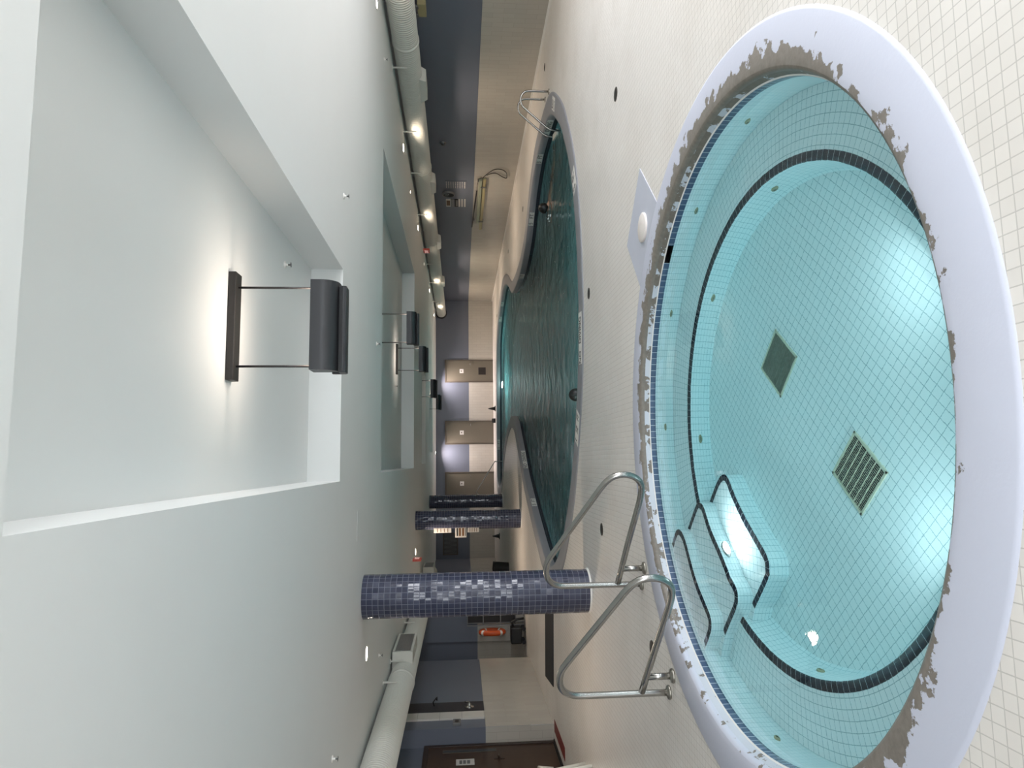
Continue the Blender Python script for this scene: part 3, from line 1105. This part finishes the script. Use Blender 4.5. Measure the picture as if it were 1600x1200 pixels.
for dd, (x, z, r), yy, sgn in ((d1, DR, (6.9, 11.55, 13.94, 16.04, 18.85, 23.78, 26.3, 29.5), -1), (d2, DL, (6.0, 10.85, 11.95, 14.7, 19.5), 1)):
    for y in yy:
        o = MB().box((-.012, -.012, 0), (.012, .012, ZC - z)).build('hanger', M['duct_plain'], dd)
        o.location = (sgn * (r + .018), y + 3.9, 0)
        MB().box((-.03, -.03, ZC - z - .012), (.03, .03, ZC - z)).build('hanger_foot', M['duct_plain'], o)

# ------------------------------------------------------------------ ceiling lamps
def downlight(x, y, label, watts=DOWN_W, rad=.085, group='recessed ceiling downlights', col=WARM):
    t = thing('downlight', label, 'ceiling light', (x, y, ZC), 0, group)
    MB().lathe([(rad + .022, 0), (rad + .020, -.006), (rad, -.008), (rad, .0)], 32).build('trim_ring', M['white_paint'], t)
    MB().lathe([(rad, -.004), (.001, -.005)], 24).build('lens', M['lens'], t)
    area_light('downlight_beam', (0, 0, -.012), (0, 0, -1), rad * 1.7, rad * 1.7, watts, col, math.radians(140), 'DISK', t)
    return t


nth = ('nearest', 'second nearest', 'third nearest', 'fourth nearest', 'farthest')
for k, y in enumerate((9.28, 13.91, 18.91, 26.1, 30.55)):
    downlight(6.68, y, 'large lit downlight beside the right duct, %s of five from the camera' % nth[k], (7, 24, 30, 33, 33)[k])
downlight(6.54, 15.95, 'tiny lit downlight beside the right duct, before the red exit sign', 4, .04, 'tiny downlights by the right duct')
downlight(6.59, 22.15, 'tiny lit downlight beside the right duct, just past the exit sign', 4, .04, 'tiny downlights by the right duct')
downlight(3.8, 32.35, 'lit downlight close to the back wall, above the door with the vent', 62, col=(1, .86, .84))
downlight(.42, 32.35, 'lit downlight close to the back wall, between the two left doors', 62, col=(1, .86, .84))
downlight(-2.39, 8.95, 'lit downlight near the left duct, just left of the nearest column', 15)
downlight(-2.36, 13.6, 'lit downlight near the left duct, hidden behind the nearest column', 12)
downlight(-2.34, 18.24, 'lit downlight near the left duct, just left of the middle column')


def pendant(x, y, label, w=.60):
    t = thing('pendant_light', label, 'pendant light', (x, y, ZT), 0, 'charcoal pendant uplights in the ceiling trays')
    o = MB().box((-.36, -.06, -.05), (.36, .06, 0)).build('canopy', M['plate_brown'], t)
    bevel(o, .004)
    h = w / 2
    for sx in (-.265, .265):
        MB().tube([(sx, .0, -.05), (sx, .0, -.62)], .008, 8).build('rod', M['rod'], t)
    # trough: vertical back, rounded front, open on top
    cur = [(-.10 + .11 * (1 - math.cos(a)), -.60 - .115 * math.sin(a)) for a in [PI / 2 * k / 10 for k in range(11)]]
    prof = [(-.10, -.54)] + cur + [(.05, -.715), (.05, -.54), (.04, -.54), (.04, -.70)] + [(x + (.008 if x < 0 else 0), z + .008) for x, z in reversed(cur[:-1])] + [(-.092, -.54)]
    b = MB()
    b.grid([[(-h, p[0], p[1]) for p in prof], [(h, p[0], p[1]) for p in prof]], closed=True, smooth=True)
    for s in (-h, h):
        q = [(s, p[0], p[1]) for p in prof[:14]]
        b.face(q)
    tr = b.build('trough', M['charcoal'], t)
    es = tr.modifiers.new('edge_split', 'EDGE_SPLIT')
    es.split_angle = .6
    b = MB()
    prof2 = [(-.045, -.715), (-.055, -.745), (-.045, -.765), (.055, -.765), (.085, -.75), (.085, -.66), (.05, -.66), (.05, -.715)]
    b.grid([[(-h - .01, p[0], p[1]) for p in prof2], [(h - .03, p[0], p[1]) for p in prof2]], closed=True, smooth=False)
    for s in (-h - .01, h - .03):
        b.face([(s, p[0], p[1]) for p in prof2])
    bevel(b.build('lower_housing', M['charcoal'], t), .004)
    MB().box((-h + .03, -.06, -.60), (h - .03, .03, -.59)).build('lamp_lens', M['uplight_lens'], t)
    area_light('pendant_uplight', (0, -.015, -.585), (0, 0, 1), w * .9, .08, PEND_W, WARMER, math.radians(170), parent=t)
    return t


pendant(.905, 4.52, 'charcoal pendant uplight in the nearest ceiling tray, largest of the five')
pendant(2.45, 12.35, 'charcoal pendant uplight in the second tray, the nearer of its two')
pendant(2.42, 15.95, 'charcoal pendant uplight in the second tray, the farther of its two')
pendant(2.38, 22.1, 'small charcoal pendant uplight in the third ceiling tray')
pendant(2.36, 27.0, 'smallest charcoal pendant uplight, in the farthest ceiling tray')

# sprinkler heads
for x, y, z, lab in ((1.72, 5.85, ZT, 'sprinkler head inside the nearest ceiling tray'), (2.75, 6.85, ZC, 'sprinkler head just past the right corner of the nearest tray'),
                     (1.69, 9.67, ZC, 'sprinkler head between the nearest and second trays'), (-2.72, 6.71, ZC, 'sprinkler head beside the left duct, at the photo edge'),
                     (-2.78, 10.3, ZC, 'sprinkler head beside the left duct, past the nearest downlight'), (6.42, 10.29, ZC, 'sprinkler head beside the right duct, past the nearest downlight'),
                     (1.77, 15.83, ZT, 'sprinkler head beside the third pendant light')):
    t = thing('sprinkler_head', lab, 'sprinkler', (x, y, z), 0, 'sprinkler heads on the ceiling')
    MB().lathe([(.034, 0), (.030, -.008), (.012, -.010), (.010, -.03)], 16).build('escutcheon', M['white_paint'], t)
    MB().lathe([(.008, -.03), (.008, -.05), (.022, -.052), (.022, -.055), (.001, -.055)], 16).build('deflector', M['grey_metal'], t)

# ceiling access patch
struct(MB().box((-.9, 8.05, ZC - .004), (-.55, 8.3, ZC - .001)).build('trim_1', M['plaster']))


def exit_sign(x, y, label, face):
    t = thing('exit_sign', label, 'exit sign', (x, y, ZC), 0, 'red exit signs on the ceiling')
    MB().box((-.012, -.012, -.05), (.012, .012, 0)).build('stem', M['white_paint'], t)
    bevel(MB().box((-.028, -.17, -.25), (.028, .17, -.05)).build('sign_body', M['red_face'], t), .006)
    for s in (-1, 1):
        text('EXIT', .15, M['exit_letter'], t, (s * .030, 0, -.155), (PI / 2, 0, s * PI / 2), sx=.95)
    return t


exit_sign(6.62, 20.84, 'red exit sign hanging beside the right duct', -1)
exit_sign(-2.31, 16.63, 'red exit sign seen almost edge-on near the left duct', 1)


# ------------------------------------------------------------------ back wall doors
def back_door(x0, x1, label, vent):
    t = thing('door', label, 'door', ((x0 + x1) / 2, YB, 0), 0, 'taupe doors in the back wall')
    w = (x1 - x0) / 2
    H_ = 2.36
    f = MB()
    f.box((-w, -.05, 0), (-w + .06, 0, H_)).box((w - .06, -.05, 0), (w, 0, H_)).box((-w + .06, -.05, H_ - .07), (w - .06, 0, H_))
    bevel(f.build('door_frame', M['frame_taupe'], t), .004)
    lf = MB().box((-w + .06, -.025, .01), (w - .06, -.006, H_ - .07)).build('door_leaf', M['door_taupe'], t)
    MB().box((-.10, -.028, 1.45), (.10, -.025, 1.64)).build('sign_plate', M['paper'], lf)
    s = MB().lathe([(.03, 0), (.03, .004), (.001, .004)], 16).build('symbol', M['frame_taupe'], lf)
    s.location = (0, -.028, 1.56)
    s.rotation_euler = (PI / 2, 0, 0)
    hd = MB()
    hd.tube([(w - .14, -.025, 1.12), (w - .14, -.07, 1.12), (w - .26, -.07, 1.12)], .012, 8)
    hd.build('door_handle', M['steel'], lf)
    if vent:
        v = MB().box((-.18, -.030, .36), (.18, -.025, .72))
        for k in range(8):
            v.box((-.17, -.036, .385 + k * .042), (.17, -.030, .40 + k * .042))
        v.build('vent_grille', M['louver'], lf)
    return t


back_door(3.85, 4.97, 'taupe back wall door with a dark vent grille, rightmost of three', True)
back_door(.82, 1.97, 'taupe back wall door without vent, in the middle of the three', False)
back_door(-1.62, -.5, 'taupe back wall door half hidden by the farthest column', False)

# louvre on the back wall, far left
t = thing('wall_louver', 'dark slatted louvre on the back wall behind the middle column', 'vent', (-3.9, YB, 2.11))
MB().box((-.52, -.03, -.36), (.52, 0, .36)).build('louver_frame', M['frame_taupe'], t)
b = MB().box((-.47, -.035, -.31), (.47, -.03, .31))
b.build('louver_backing', M['louver'], t)
b = MB()
for k in range(16):
    x = -.45 + k * .06
    b.box((x - .012, -.05, -.30), (x + .012, -.035, .30))
b.build('slats', M['grey_metal'], t)

# ------------------------------------------------------------------ right wall fittings (wall at XR)
def rw(name, label, cat, y, z, group=None):
    return thing(name, label, cat, (XR, y, z), 0, group)


t = rw('text_sign', 'tall board with rows of pale lettering on the right wall', 'sign', 18.78, 1.71)
MB().box((-.012, -.27, -.31), (0, .27, .31)).build('board', M['blue'], t)
b = MB()
for k in range(9):
    z = .27 - k * .065
    for q in range(5):
        l = random.uniform(.05, .09)
        y = .22 - q * .095
        b.box((-.014, y - l, z - (.022 if k == 8 else .010)), (-.012, y, z + .010))
b.build('lettering', M['paper'], t)
t = rw('sign_panel', 'sign of stacked white, brown and black panels beside the round wall clock', 'sign', 20.15, 1.72)
MB().box((-.014, -.30, .16), (0, .30, .30)).build('white_panel', M['paper'], t)
MB().box((-.018, -.20, .175), (-.014, .20, .285)).build('brown_picture', M['brown_ink'], t)
MB().box((-.014, -.30, .05), (0, .30, .145)).build('grey_panel', M['grey_metal'], t)
MB().box((-.014, -.30, -.07), (0, .30, .04)).build('black_panel', M['ink'], t)
b = MB()
for k in range(3):
    b.box((-.014, -.30, -.13 - k * .085), (0, .30, -.085 - k * .085))
b.build('text_strip', M['paper'], t)
b = MB()
for k in range(3):
    b.box((-.017, -.24, -.015 - k * .02), (-.014, .24, -.008 - k * .02))
b.build('text_line', M['paper'], t)
t = rw('wall_clock', 'round dark wall clock between the lettered board and the panel sign', 'clock', 19.43, 1.93)
o = MB().lathe([(.19, 0), (.19, .05), (.165, .065), (.16, .045)], 40).build('clock_rim', M['grey_metal'], t)
o.rotation_euler = (0, -PI / 2, 0)
o = MB().lathe([(.162, .045), (.001, .045)], 32).build('clock_face', M['ink'], t)
o.rotation_euler = (0, -PI / 2, 0)
MB().box((-.05, -.004, 0), (-.047, .004, .10)).box((-.05, -.07, -.004), (-.047, 0, .004)).build('clock_hand', M['paper'], t)
t = rw('dome_camera', 'small dark dome camera on the blue part of the right wall', 'camera', 16.2, 2.01)
o = MB().lathe([(.075, 0), (.075, .02), (.06, .025)], 24).build('mount', M['grey_metal'], t)
o.rotation_euler = (0, -PI / 2, 0)
o = MB().lathe([(.058, .02), (.05, .05), (.03, .07), (.001, .078)], 24).build('dome', M['glass_dark'], t)
o.rotation_euler = (0, -PI / 2, 0)
t = rw('emergency_light', 'tan emergency light box below the right duct at the photo top', 'emergency light', 11.08, 2.26)
bevel(MB().box((-.10, -.17, -.09), (0, .17, .06)).build('housing', M['tan_board'], t), .01)
for y in (-.11, .11):
    o = MB().lathe([(.03, 0), (.05, .05), (.048, .05), (.001, .045)], 20).build('lamp_head', M['grey_metal'], t)
    o.location = (-.08, y, .085)
    o.rotation_euler = (0, -PI / 2, 0)
# rescue gear on the wall
t = rw('backboard', 'long tan rescue board hung level on the right wall tiles', 'rescue board', 20.0, .98)
bevel(MB().box((-.07, -1.75, -.13), (-.02, 2.4, -.03)).build('board', M['tan_board'], t), .02)
bevel(MB().box((-.10, -1.75, -.02), (-.02, 1.7, .08)).build('pad', mat('khaki_pad', (.30, .32, .24), .6), t), .02)
for y in (-1.3, 1.5):
    MB().box((-.12, y - .02, -.15), (-.015, y + .02, -.13)).box((-.12, y - .02, -.13), (-.10, y + .02, .02)).build('bracket', M['grey_metal'], t)
t = rw('rescue_pole', 'black pole hung along the top of the tan rescue board', 'pole', 19.5, 1.12)
MB().tube([(-.07, -.5, -.02), (-.07, 2.6, .07)], .022, 10).build('shaft', M['dark'], t)
MB().tube([(-.07, -1.3, -.03), (-.07, -.5, -.02)], .014, 10).build('steel_end', M['steel_dark'], t)
MB().box((-.10, -1.2, -.07), (-.015, -1.17, -.03)).box((-.10, 1.9, 0), (-.015, 1.93, .04)).build('hook', M['grey_metal'], t)
t = rw('rope_loop', 'thin black rope loop hanging from the right end of the rescue board', 'rope', 18.1, .9)
MB().tube([(-.04, *q) for q in catmull([(0.1, .05), (-.05, .0), (-.45, -.22), (-.5, -.42), (-.3, -.58), (.05, -.62), (.0, -.50), (-.25, -.28), (-.1, -.05)], 6, False)], .011, 8).build('rope', M['dark'], t)
t = rw('wall_plate', 'square cream panel set in the right wall tiles under the rescue board', 'panel', 22.3, .52)
MB().box((-.013, -.75, -.22), (-.004, .75, .22)).build('plate', M['wall_tile'], t)

# ------------------------------------------------------------------ left wall: shower strip, box, door
t = thing('shower_panel', 'black tiled shower strip with white tile edge on the left wall', 'shower', (XL, 13.1, 0))
MB().box((0, -.05, 1.19), (.03, .47, ZC)).build('black_tile_strip', M['black_tile'], t)
wt_ = MB().box((0, -.36, 1.19), (.035, -.05, ZC))
wt_.build('white_tile_strip', tiles('white_strip_tile', (.62, .60, .55), (.60, .58, .53), (.3, .28, .25), 10, .40, .004, 0, .25, .3), t)
v = MB().lathe([(.085, 0), (.08, .012), (.03, .02), (.03, .06), (.001, .065)], 24).build('mixer_valve', M['steel'], t)
v.location = (.03, .2, 1.46)
v.rotation_euler = (0, PI / 2, 0)
MB().tube([(0, 0, .05), (0, .02, .075), (-.09, .03, .08)], .012, 8).build('valve_handle', M['steel'], v)
sh = MB().tube([(.03, .3, 2.12), (.10, .3, 2.14), (.15, .3, 2.10)], .012, 8).build('shower_arm', M['dark'], t)
h_ = MB().lathe([(.012, .04), (.04, 0), (.001, -.002)], 16).build('shower_head', M['dark'], sh)
h_.location = (.16, .3, 2.06)
t = thing('control_box', 'grey switch box on the left wall beside the white tile strip', 'switch', (XL, 12.56, 1.69))
bevel(MB().box((0, -.10, -.07), (.05, .10, .07)).build('cover', M['grey_metal'], t), .006)
MB().box((.05, -.05, -.03), (.058, .05, .03)).build('dial', M['louver'], t)

t = thing('wood_door', 'dark walnut door with slit window at the left edge of the photo', 'door', (-4.9, 11.75, 0))
f = MB().box((0, -.62, 0), (.05, -.54, 2.25)).box((0, .50, 0), (.05, .58, 2.25)).box((0, -.54, 2.17), (.05, .50, 2.25))
bevel(f.build('door_frame', M['wood_frame'], t), .005)
lf = MB().box((.005, -.54, .03), (.03, .50, 2.17)).build('door_leaf', M['wood'], t)
MB().box((.03, .27, 1.02), (.036, .285, 1.93)).box((.03, .375, 1.02), (.036, .39, 1.93)).box((.03, .285, 1.02), (.036, .375, 1.035)).box((.03, .285, 1.915), (.036, .375, 1.93)).build('window_bead', M['frame_taupe'], lf)
MB().box((.0305, .285, 1.035), (.032, .375, 1.915)).build('slit_pane', M['glass_dark'], lf)
pp = MB().box((.031, -.20, 1.40), (.034, .02, 1.70)).build('paper_notice', M['paper'], lf)
for k, (z0, z1) in enumerate(((1.60, 1.645), (1.54, 1.585), (1.47, 1.52))):
    MB().box((.0345, -.16, z0), (.036, -.03, z1)).build('printed_line', M['grey_metal'], pp)
MB().box((.03, -.03, .90), (.036, .03, 1.08)).tube([(.03, .0, 1.0), (.09, .0, 1.0), (.09, -.13, .99)], .013, 8).build('door_handle', M['wood_frame'], lf)
MB().box((0, -.54, 0), (.10, .50, .02)).build('threshold', M['dark'], t)
tag(MB().box((-4.66, 11.02, .001), (-4.46, 12.2, .006)).build('floor_strip', M['red_floor']), 'dark red strip on the floor before the walnut door', 'floor strip')
tag(MB().prism([(-2.0, 11.98), (-3.93, 12.22), (-4.09, 13.36), (-2.0, 13.12)], .002, .012).build('rubber_mat', M['rubber']), 'black rubber mat on the deck behind the nearest column', 'mat')

# jut wall: shelf, ring buoy, pump
t = thing('shelf_unit', 'grey metal shelf frame against the dark wall behind the nearest column', 'shelf', (-3.88, 17.80, 0))
b = MB()
for x in (-.26, .24):
    for y in (-.14, .14):
        b.box((x, y - .012, .0), (x + .025, y + .012, 1.46))
b.build('upright', M['grey_metal'], t)
for z in (.22, .60, 1.04, 1.44):
    MB().box((-.26, -.14, z), (.265, .14, z + .02)).build('shelf_board', M['grey_metal'], t)
MB().box((-.25, .13, .2), (.25, .138, 1.44)).build('back_panel', M['louver'], t)
t = thing('ring_buoy', 'orange ring buoy hung on the side of the grey shelf', 'life ring', (-4.28, 17.62, .83))
R_, r_ = .28, .065
rows = [[((R_ + r_ * math.cos(a)) * math.cos(q), (R_ + r_ * math.cos(a)) * math.sin(q), r_ * math.sin(a)) for a in [2 * PI * k / 14 for k in range(14)]] for q in [2 * PI * k / 48 for k in range(49)]]
o = MB().grid(rows, closed=True).build('ring', M['orange'], t)
o.rotation_euler = (PI / 2, 0, math.radians(96))
for k in range(4):
    q0 = k * PI / 2 + .6
    rows = [[((R_ + (r_ + .003) * math.cos(a)) * math.cos(q), (R_ + (r_ + .003) * math.cos(a)) * math.sin(q), (r_ + .003) * math.sin(a)) for a in [2 * PI * j / 14 for j in range(14)]] for q in [q0 + .22 * j / 5 for j in range(6)]]
    MB().grid(rows, closed=True).build('band', M['white_paint'], o)
t = thing('wet_vacuum', 'black wheeled cleaning machine on the floor below the ring buoy', 'cleaning machine', (-4.34, 17.55, 0))
bevel(MB().box((-.20, -.18, .10), (.20, .18, .37)).build('body', M['dark'], t), .03)
for x in (-.16, .16):
    for y in (-.14, .14):
        o = MB().lathe([(.05, -.02), (.05, .02)], 16, caps=True).build('wheel', M['rubber'], t)
        o.location = (x, y, .05)
        o.rotation_euler = (PI / 2, 0, 0)
MB().tube([(.18, 0, .3), (.3, 0, .34), (.36, .02, .2), (.38, .02, .03)], .03, 10).build('hose', M['dark'], t)
t = thing('waste_bin', 'black bin on the far floor, just showing beside the nearest column', 'bin', (-3.62, 23.4, 0))
MB().lathe([(.20, 0), (.24, .48), (.25, .50), (.22, .50)], 28, caps=False).build('bucket', M['dark'], t)
MB().lathe([(.25, .50), (.24, .53), (.001, .56)], 28).build('lid', M['dark'], t)

# small dark cones on the far deck
for x, y, h, lab in ((2.4, 31.0, .33, 'small dark cone by the back wall, between the right and middle doors'), (-3.1, 28.6, .30, 'small dark cone on the far deck left of the middle column')):
    t = thing('floor_cone', lab, 'cone', (x, y, 0), 0, 'dark cones on the far deck')
    MB().box((-.12, -.12, 0), (.12, .12, .03)).build('cone_foot', M['dark'], t)
    MB().lathe([(.09, .03), (.02, h), (.001, h + .005)], 20).build('cone_body', M['dark'], t)
tag(bevel(MB().box((1.75, 31.0, 0), (1.95, 31.2, .16)).build('floor_block', M['dark']), .01), 'small dark block on the far deck before the middle door', 'block')

# deck drains
for x, y, lab in ((3.72, 6.44, 'round dark deck drain right of the skimmer pad, by the pool'), (2.06, 8.14, 'round dark deck drain just before the pool edge, straight ahead'),
                  (-.79, 7.75, 'round dark deck drain between the grab rails and the pool'), (-1.59, 5.80, 'round dark deck drain seen through the near grab rail'),
                  (7.33, 11.83, 'round dark deck drain by the right wall beside the pool ladder'), (6.35, 16.47, 'round dark deck drain by the pool below the rescue board'),
                  (6.9, 21.7, 'round dark deck drain by the right wall past the pool waist'), (6.3, 28.9, 'round dark deck drain in the far right deck corner')):
    t = thing('deck_drain', lab, 'drain', (x, y, 0), 0, 'round drains in the pool deck')
    MB().lathe([(.072, .0), (.070, .004), (.058, .005), (.001, .003)], 28).build('drain_plate', M['drain'], t)
    b = MB()
    for k in range(-2, 3):
        b.box((-.05, k * .02 - .004, .004), (.05, k * .02 + .004, .0055))
    b.build('drain_slot', M['dark'], t)

# white plastic chair, mostly outside the left edge
t = thing('plastic_chair', 'white plastic chair of which one leg shows at the photo left', 'chair', (-4.085, 8.86, 0), math.radians(20))
bevel(MB().box((-.22, -.22, .40), (.22, .22, .43)).build('seat', M['white_plastic'], t), .012)
for sx in (-1, 1):
    for sy in (-1, 1):
        MB().tube([(sx * .20, sy * .20, .42), (sx * .235, sy * .235, .2), (sx * .265, sy * .265, 0)], .02, 10, radii=[.030, .026, .020]).build('leg', M['white_plastic'], t)
    MB().tube([(sx * .23, .22, .43), (sx * .25, .2, .62), (sx * .25, -.2, .60), (sx * .235, -.235, .42)], .018, 10).build('armrest', M['white_plastic'], t)
bevel(MB().box((-.22, .20, .43), (.22, .23, .86)).build('backrest', M['white_plastic'], t), .012)


# ------------------------------------------------------------------ swimmers
def skin_body(name, joints, bones, mt, parent, root=0, sub=2):
    me = bpy.data.meshes.new(name)
    me.from_pydata([j[0] for j in joints], bones, [])
    o = bpy.data.objects.new(name, me)
    COL.objects.link(o)
    o.parent = parent
    sm = o.modifiers.new('skin', 'SKIN')
    sm.use_smooth_shade = True
    for i, j in enumerate(joints):
        d = me.skin_vertices[0].data[i]
        d.radius = (j[1], j[1] if len(j) < 3 else j[2])
        d.use_root = (i == root)
    ss = o.modifiers.new('sub', 'SUBSURF')
    ss.levels = sub
    ss.render_levels = sub
    me.materials.append(mt)
    return o


def hair_cap(parent, loc, rot, r):
    b = MB()
    rows = []
    for i in range(11):
        th = PI * .68 * i / 10 + 1e-3
        rows.append([(r * 1.02 * math.sin(th) * math.cos(a), r * 1.15 * math.sin(th) * math.sin(a), r * 1.16 * math.cos(th)) for a in [2 * PI * k / 28 for k in range(28)]])
    b.grid(rows, closed=True)
    o = b.build('hair', M['hair'], parent)
    o.location = loc
    o.rotation_euler = rot
    sd = o.modifiers.new('solid', 'SOLIDIFY')
    sd.thickness = .012
    return o


# standing at the near edge, only the back of the head above the coping
p = thing('person', 'person with black hair at the near pool edge, only the head showing', 'person', (.99, 10.17, -1.69), math.radians(170))
body = [((0, 0, .88), .13, .10), ((0, 0, 1.08), .12, .09), ((0, 0, 1.24), .15, .10), ((0, -.01, 1.34), .06, .06), ((0, -.02, 1.42), .065, .075), ((0, -.025, 1.51), .085, .10),
        ((0, -.02, 1.585), .06, .07), ((.17, 0, 1.25), .05), ((.24, .03, 1.0), .042), ((.22, .16, .80), .032), ((-.17, 0, 1.25), .05), ((-.24, .03, 1.0), .042), ((-.22, .16, .80), .032),
        ((.09, 0, .80), .085), ((.10, .14, .55), .058), ((.10, .16, .27), .038), ((.10, .06, .23), .03), ((-.09, 0, .80), .085), ((-.10, .14, .55), .058), ((-.10, .16, .27), .038), ((-.10, .06, .23), .03)]
skin_body('body', body, [(0, 1), (1, 2), (2, 3), (3, 4), (4, 5), (5, 6), (2, 7), (7, 8), (8, 9), (2, 10), (10, 11), (11, 12), (0, 13), (13, 14), (14, 15), (15, 16), (0, 17), (17, 18), (18, 19), (19, 20)], M['skin'], p)
hair_cap(p, (0, .0, 1.53), (math.radians(-28), 0, 0), .098)
# swimmer near the right curve of the pool
p = thing('person', 'dark haired person swimming near the right curve of the pool', 'person', (5.20, 13.12, Z_POOLWATER - .10), math.radians(-28))
sw = [((.50, 0, -.20), .13, .10), ((.28, 0, -.10), .13, .10), ((.10, 0, -.03), .15, .10), ((-.02, 0, .06), .06), ((-.10, 0, .12), .075, .08), ((-.12, 0, .20), .09, .085), ((-.10, 0, .27), .06),
      ((.08, -.18, -.02), .055), ((-.08, -.34, -.05), .045), ((-.30, -.36, -.03), .036), ((-.40, -.34, -.04), .03), ((.08, .18, -.02), .055), ((-.10, .30, -.12), .045), ((-.33, .26, -.10), .034), ((-.42, .24, -.12), .03),
      ((.60, .09, -.26), .085), ((.95, .12, -.32), .058), ((1.30, .12, -.30), .04), ((1.46, .12, -.30), .03), ((.60, -.09, -.26), .085), ((.95, -.12, -.34), .058), ((1.30, -.12, -.40), .04), ((1.46, -.12, -.40), .03)]
skin_body('body', sw, [(0, 1), (1, 2), (2, 3), (3, 4), (4, 5), (5, 6), (2, 7), (7, 8), (8, 9), (9, 10), (2, 11), (11, 12), (12, 13), (13, 14), (0, 15), (15, 16), (16, 17), (17, 18), (0, 19), (19, 20), (20, 21), (21, 22)], M['skin'], p)
skin_body('swimsuit', [((.30, 0, -.11), .14, .112), ((.50, 0, -.20), .142, .112), ((.62, .09, -.27), .095), ((.62, -.09, -.27), .095)], [(0, 1), (1, 2), (1, 3)], M['swimwear'], p, 1)
hair_cap(p, (-.11, 0, .19), (0, math.radians(22), 0), .102)
b = MB()
for k in range(12):
    a, q = random.uniform(0, 2 * PI), random.uniform(0, .14)
    s = random.uniform(.006, .014)
    x, y, z = 4.80 + q * math.cos(a), 12.75 + q * math.sin(a), Z_POOLWATER + .01 + random.uniform(0, .07)
    b.lathe([(.0005, z + s), (s * .8, z + s * .5), (s, z), (s * .8, z - s * .5), (.0005, z - s)], 8, center=(x, y))
tag(b.build('splash', M['foam']), 'white splash drops beside the swimming person', 'splash', kind='stuff')
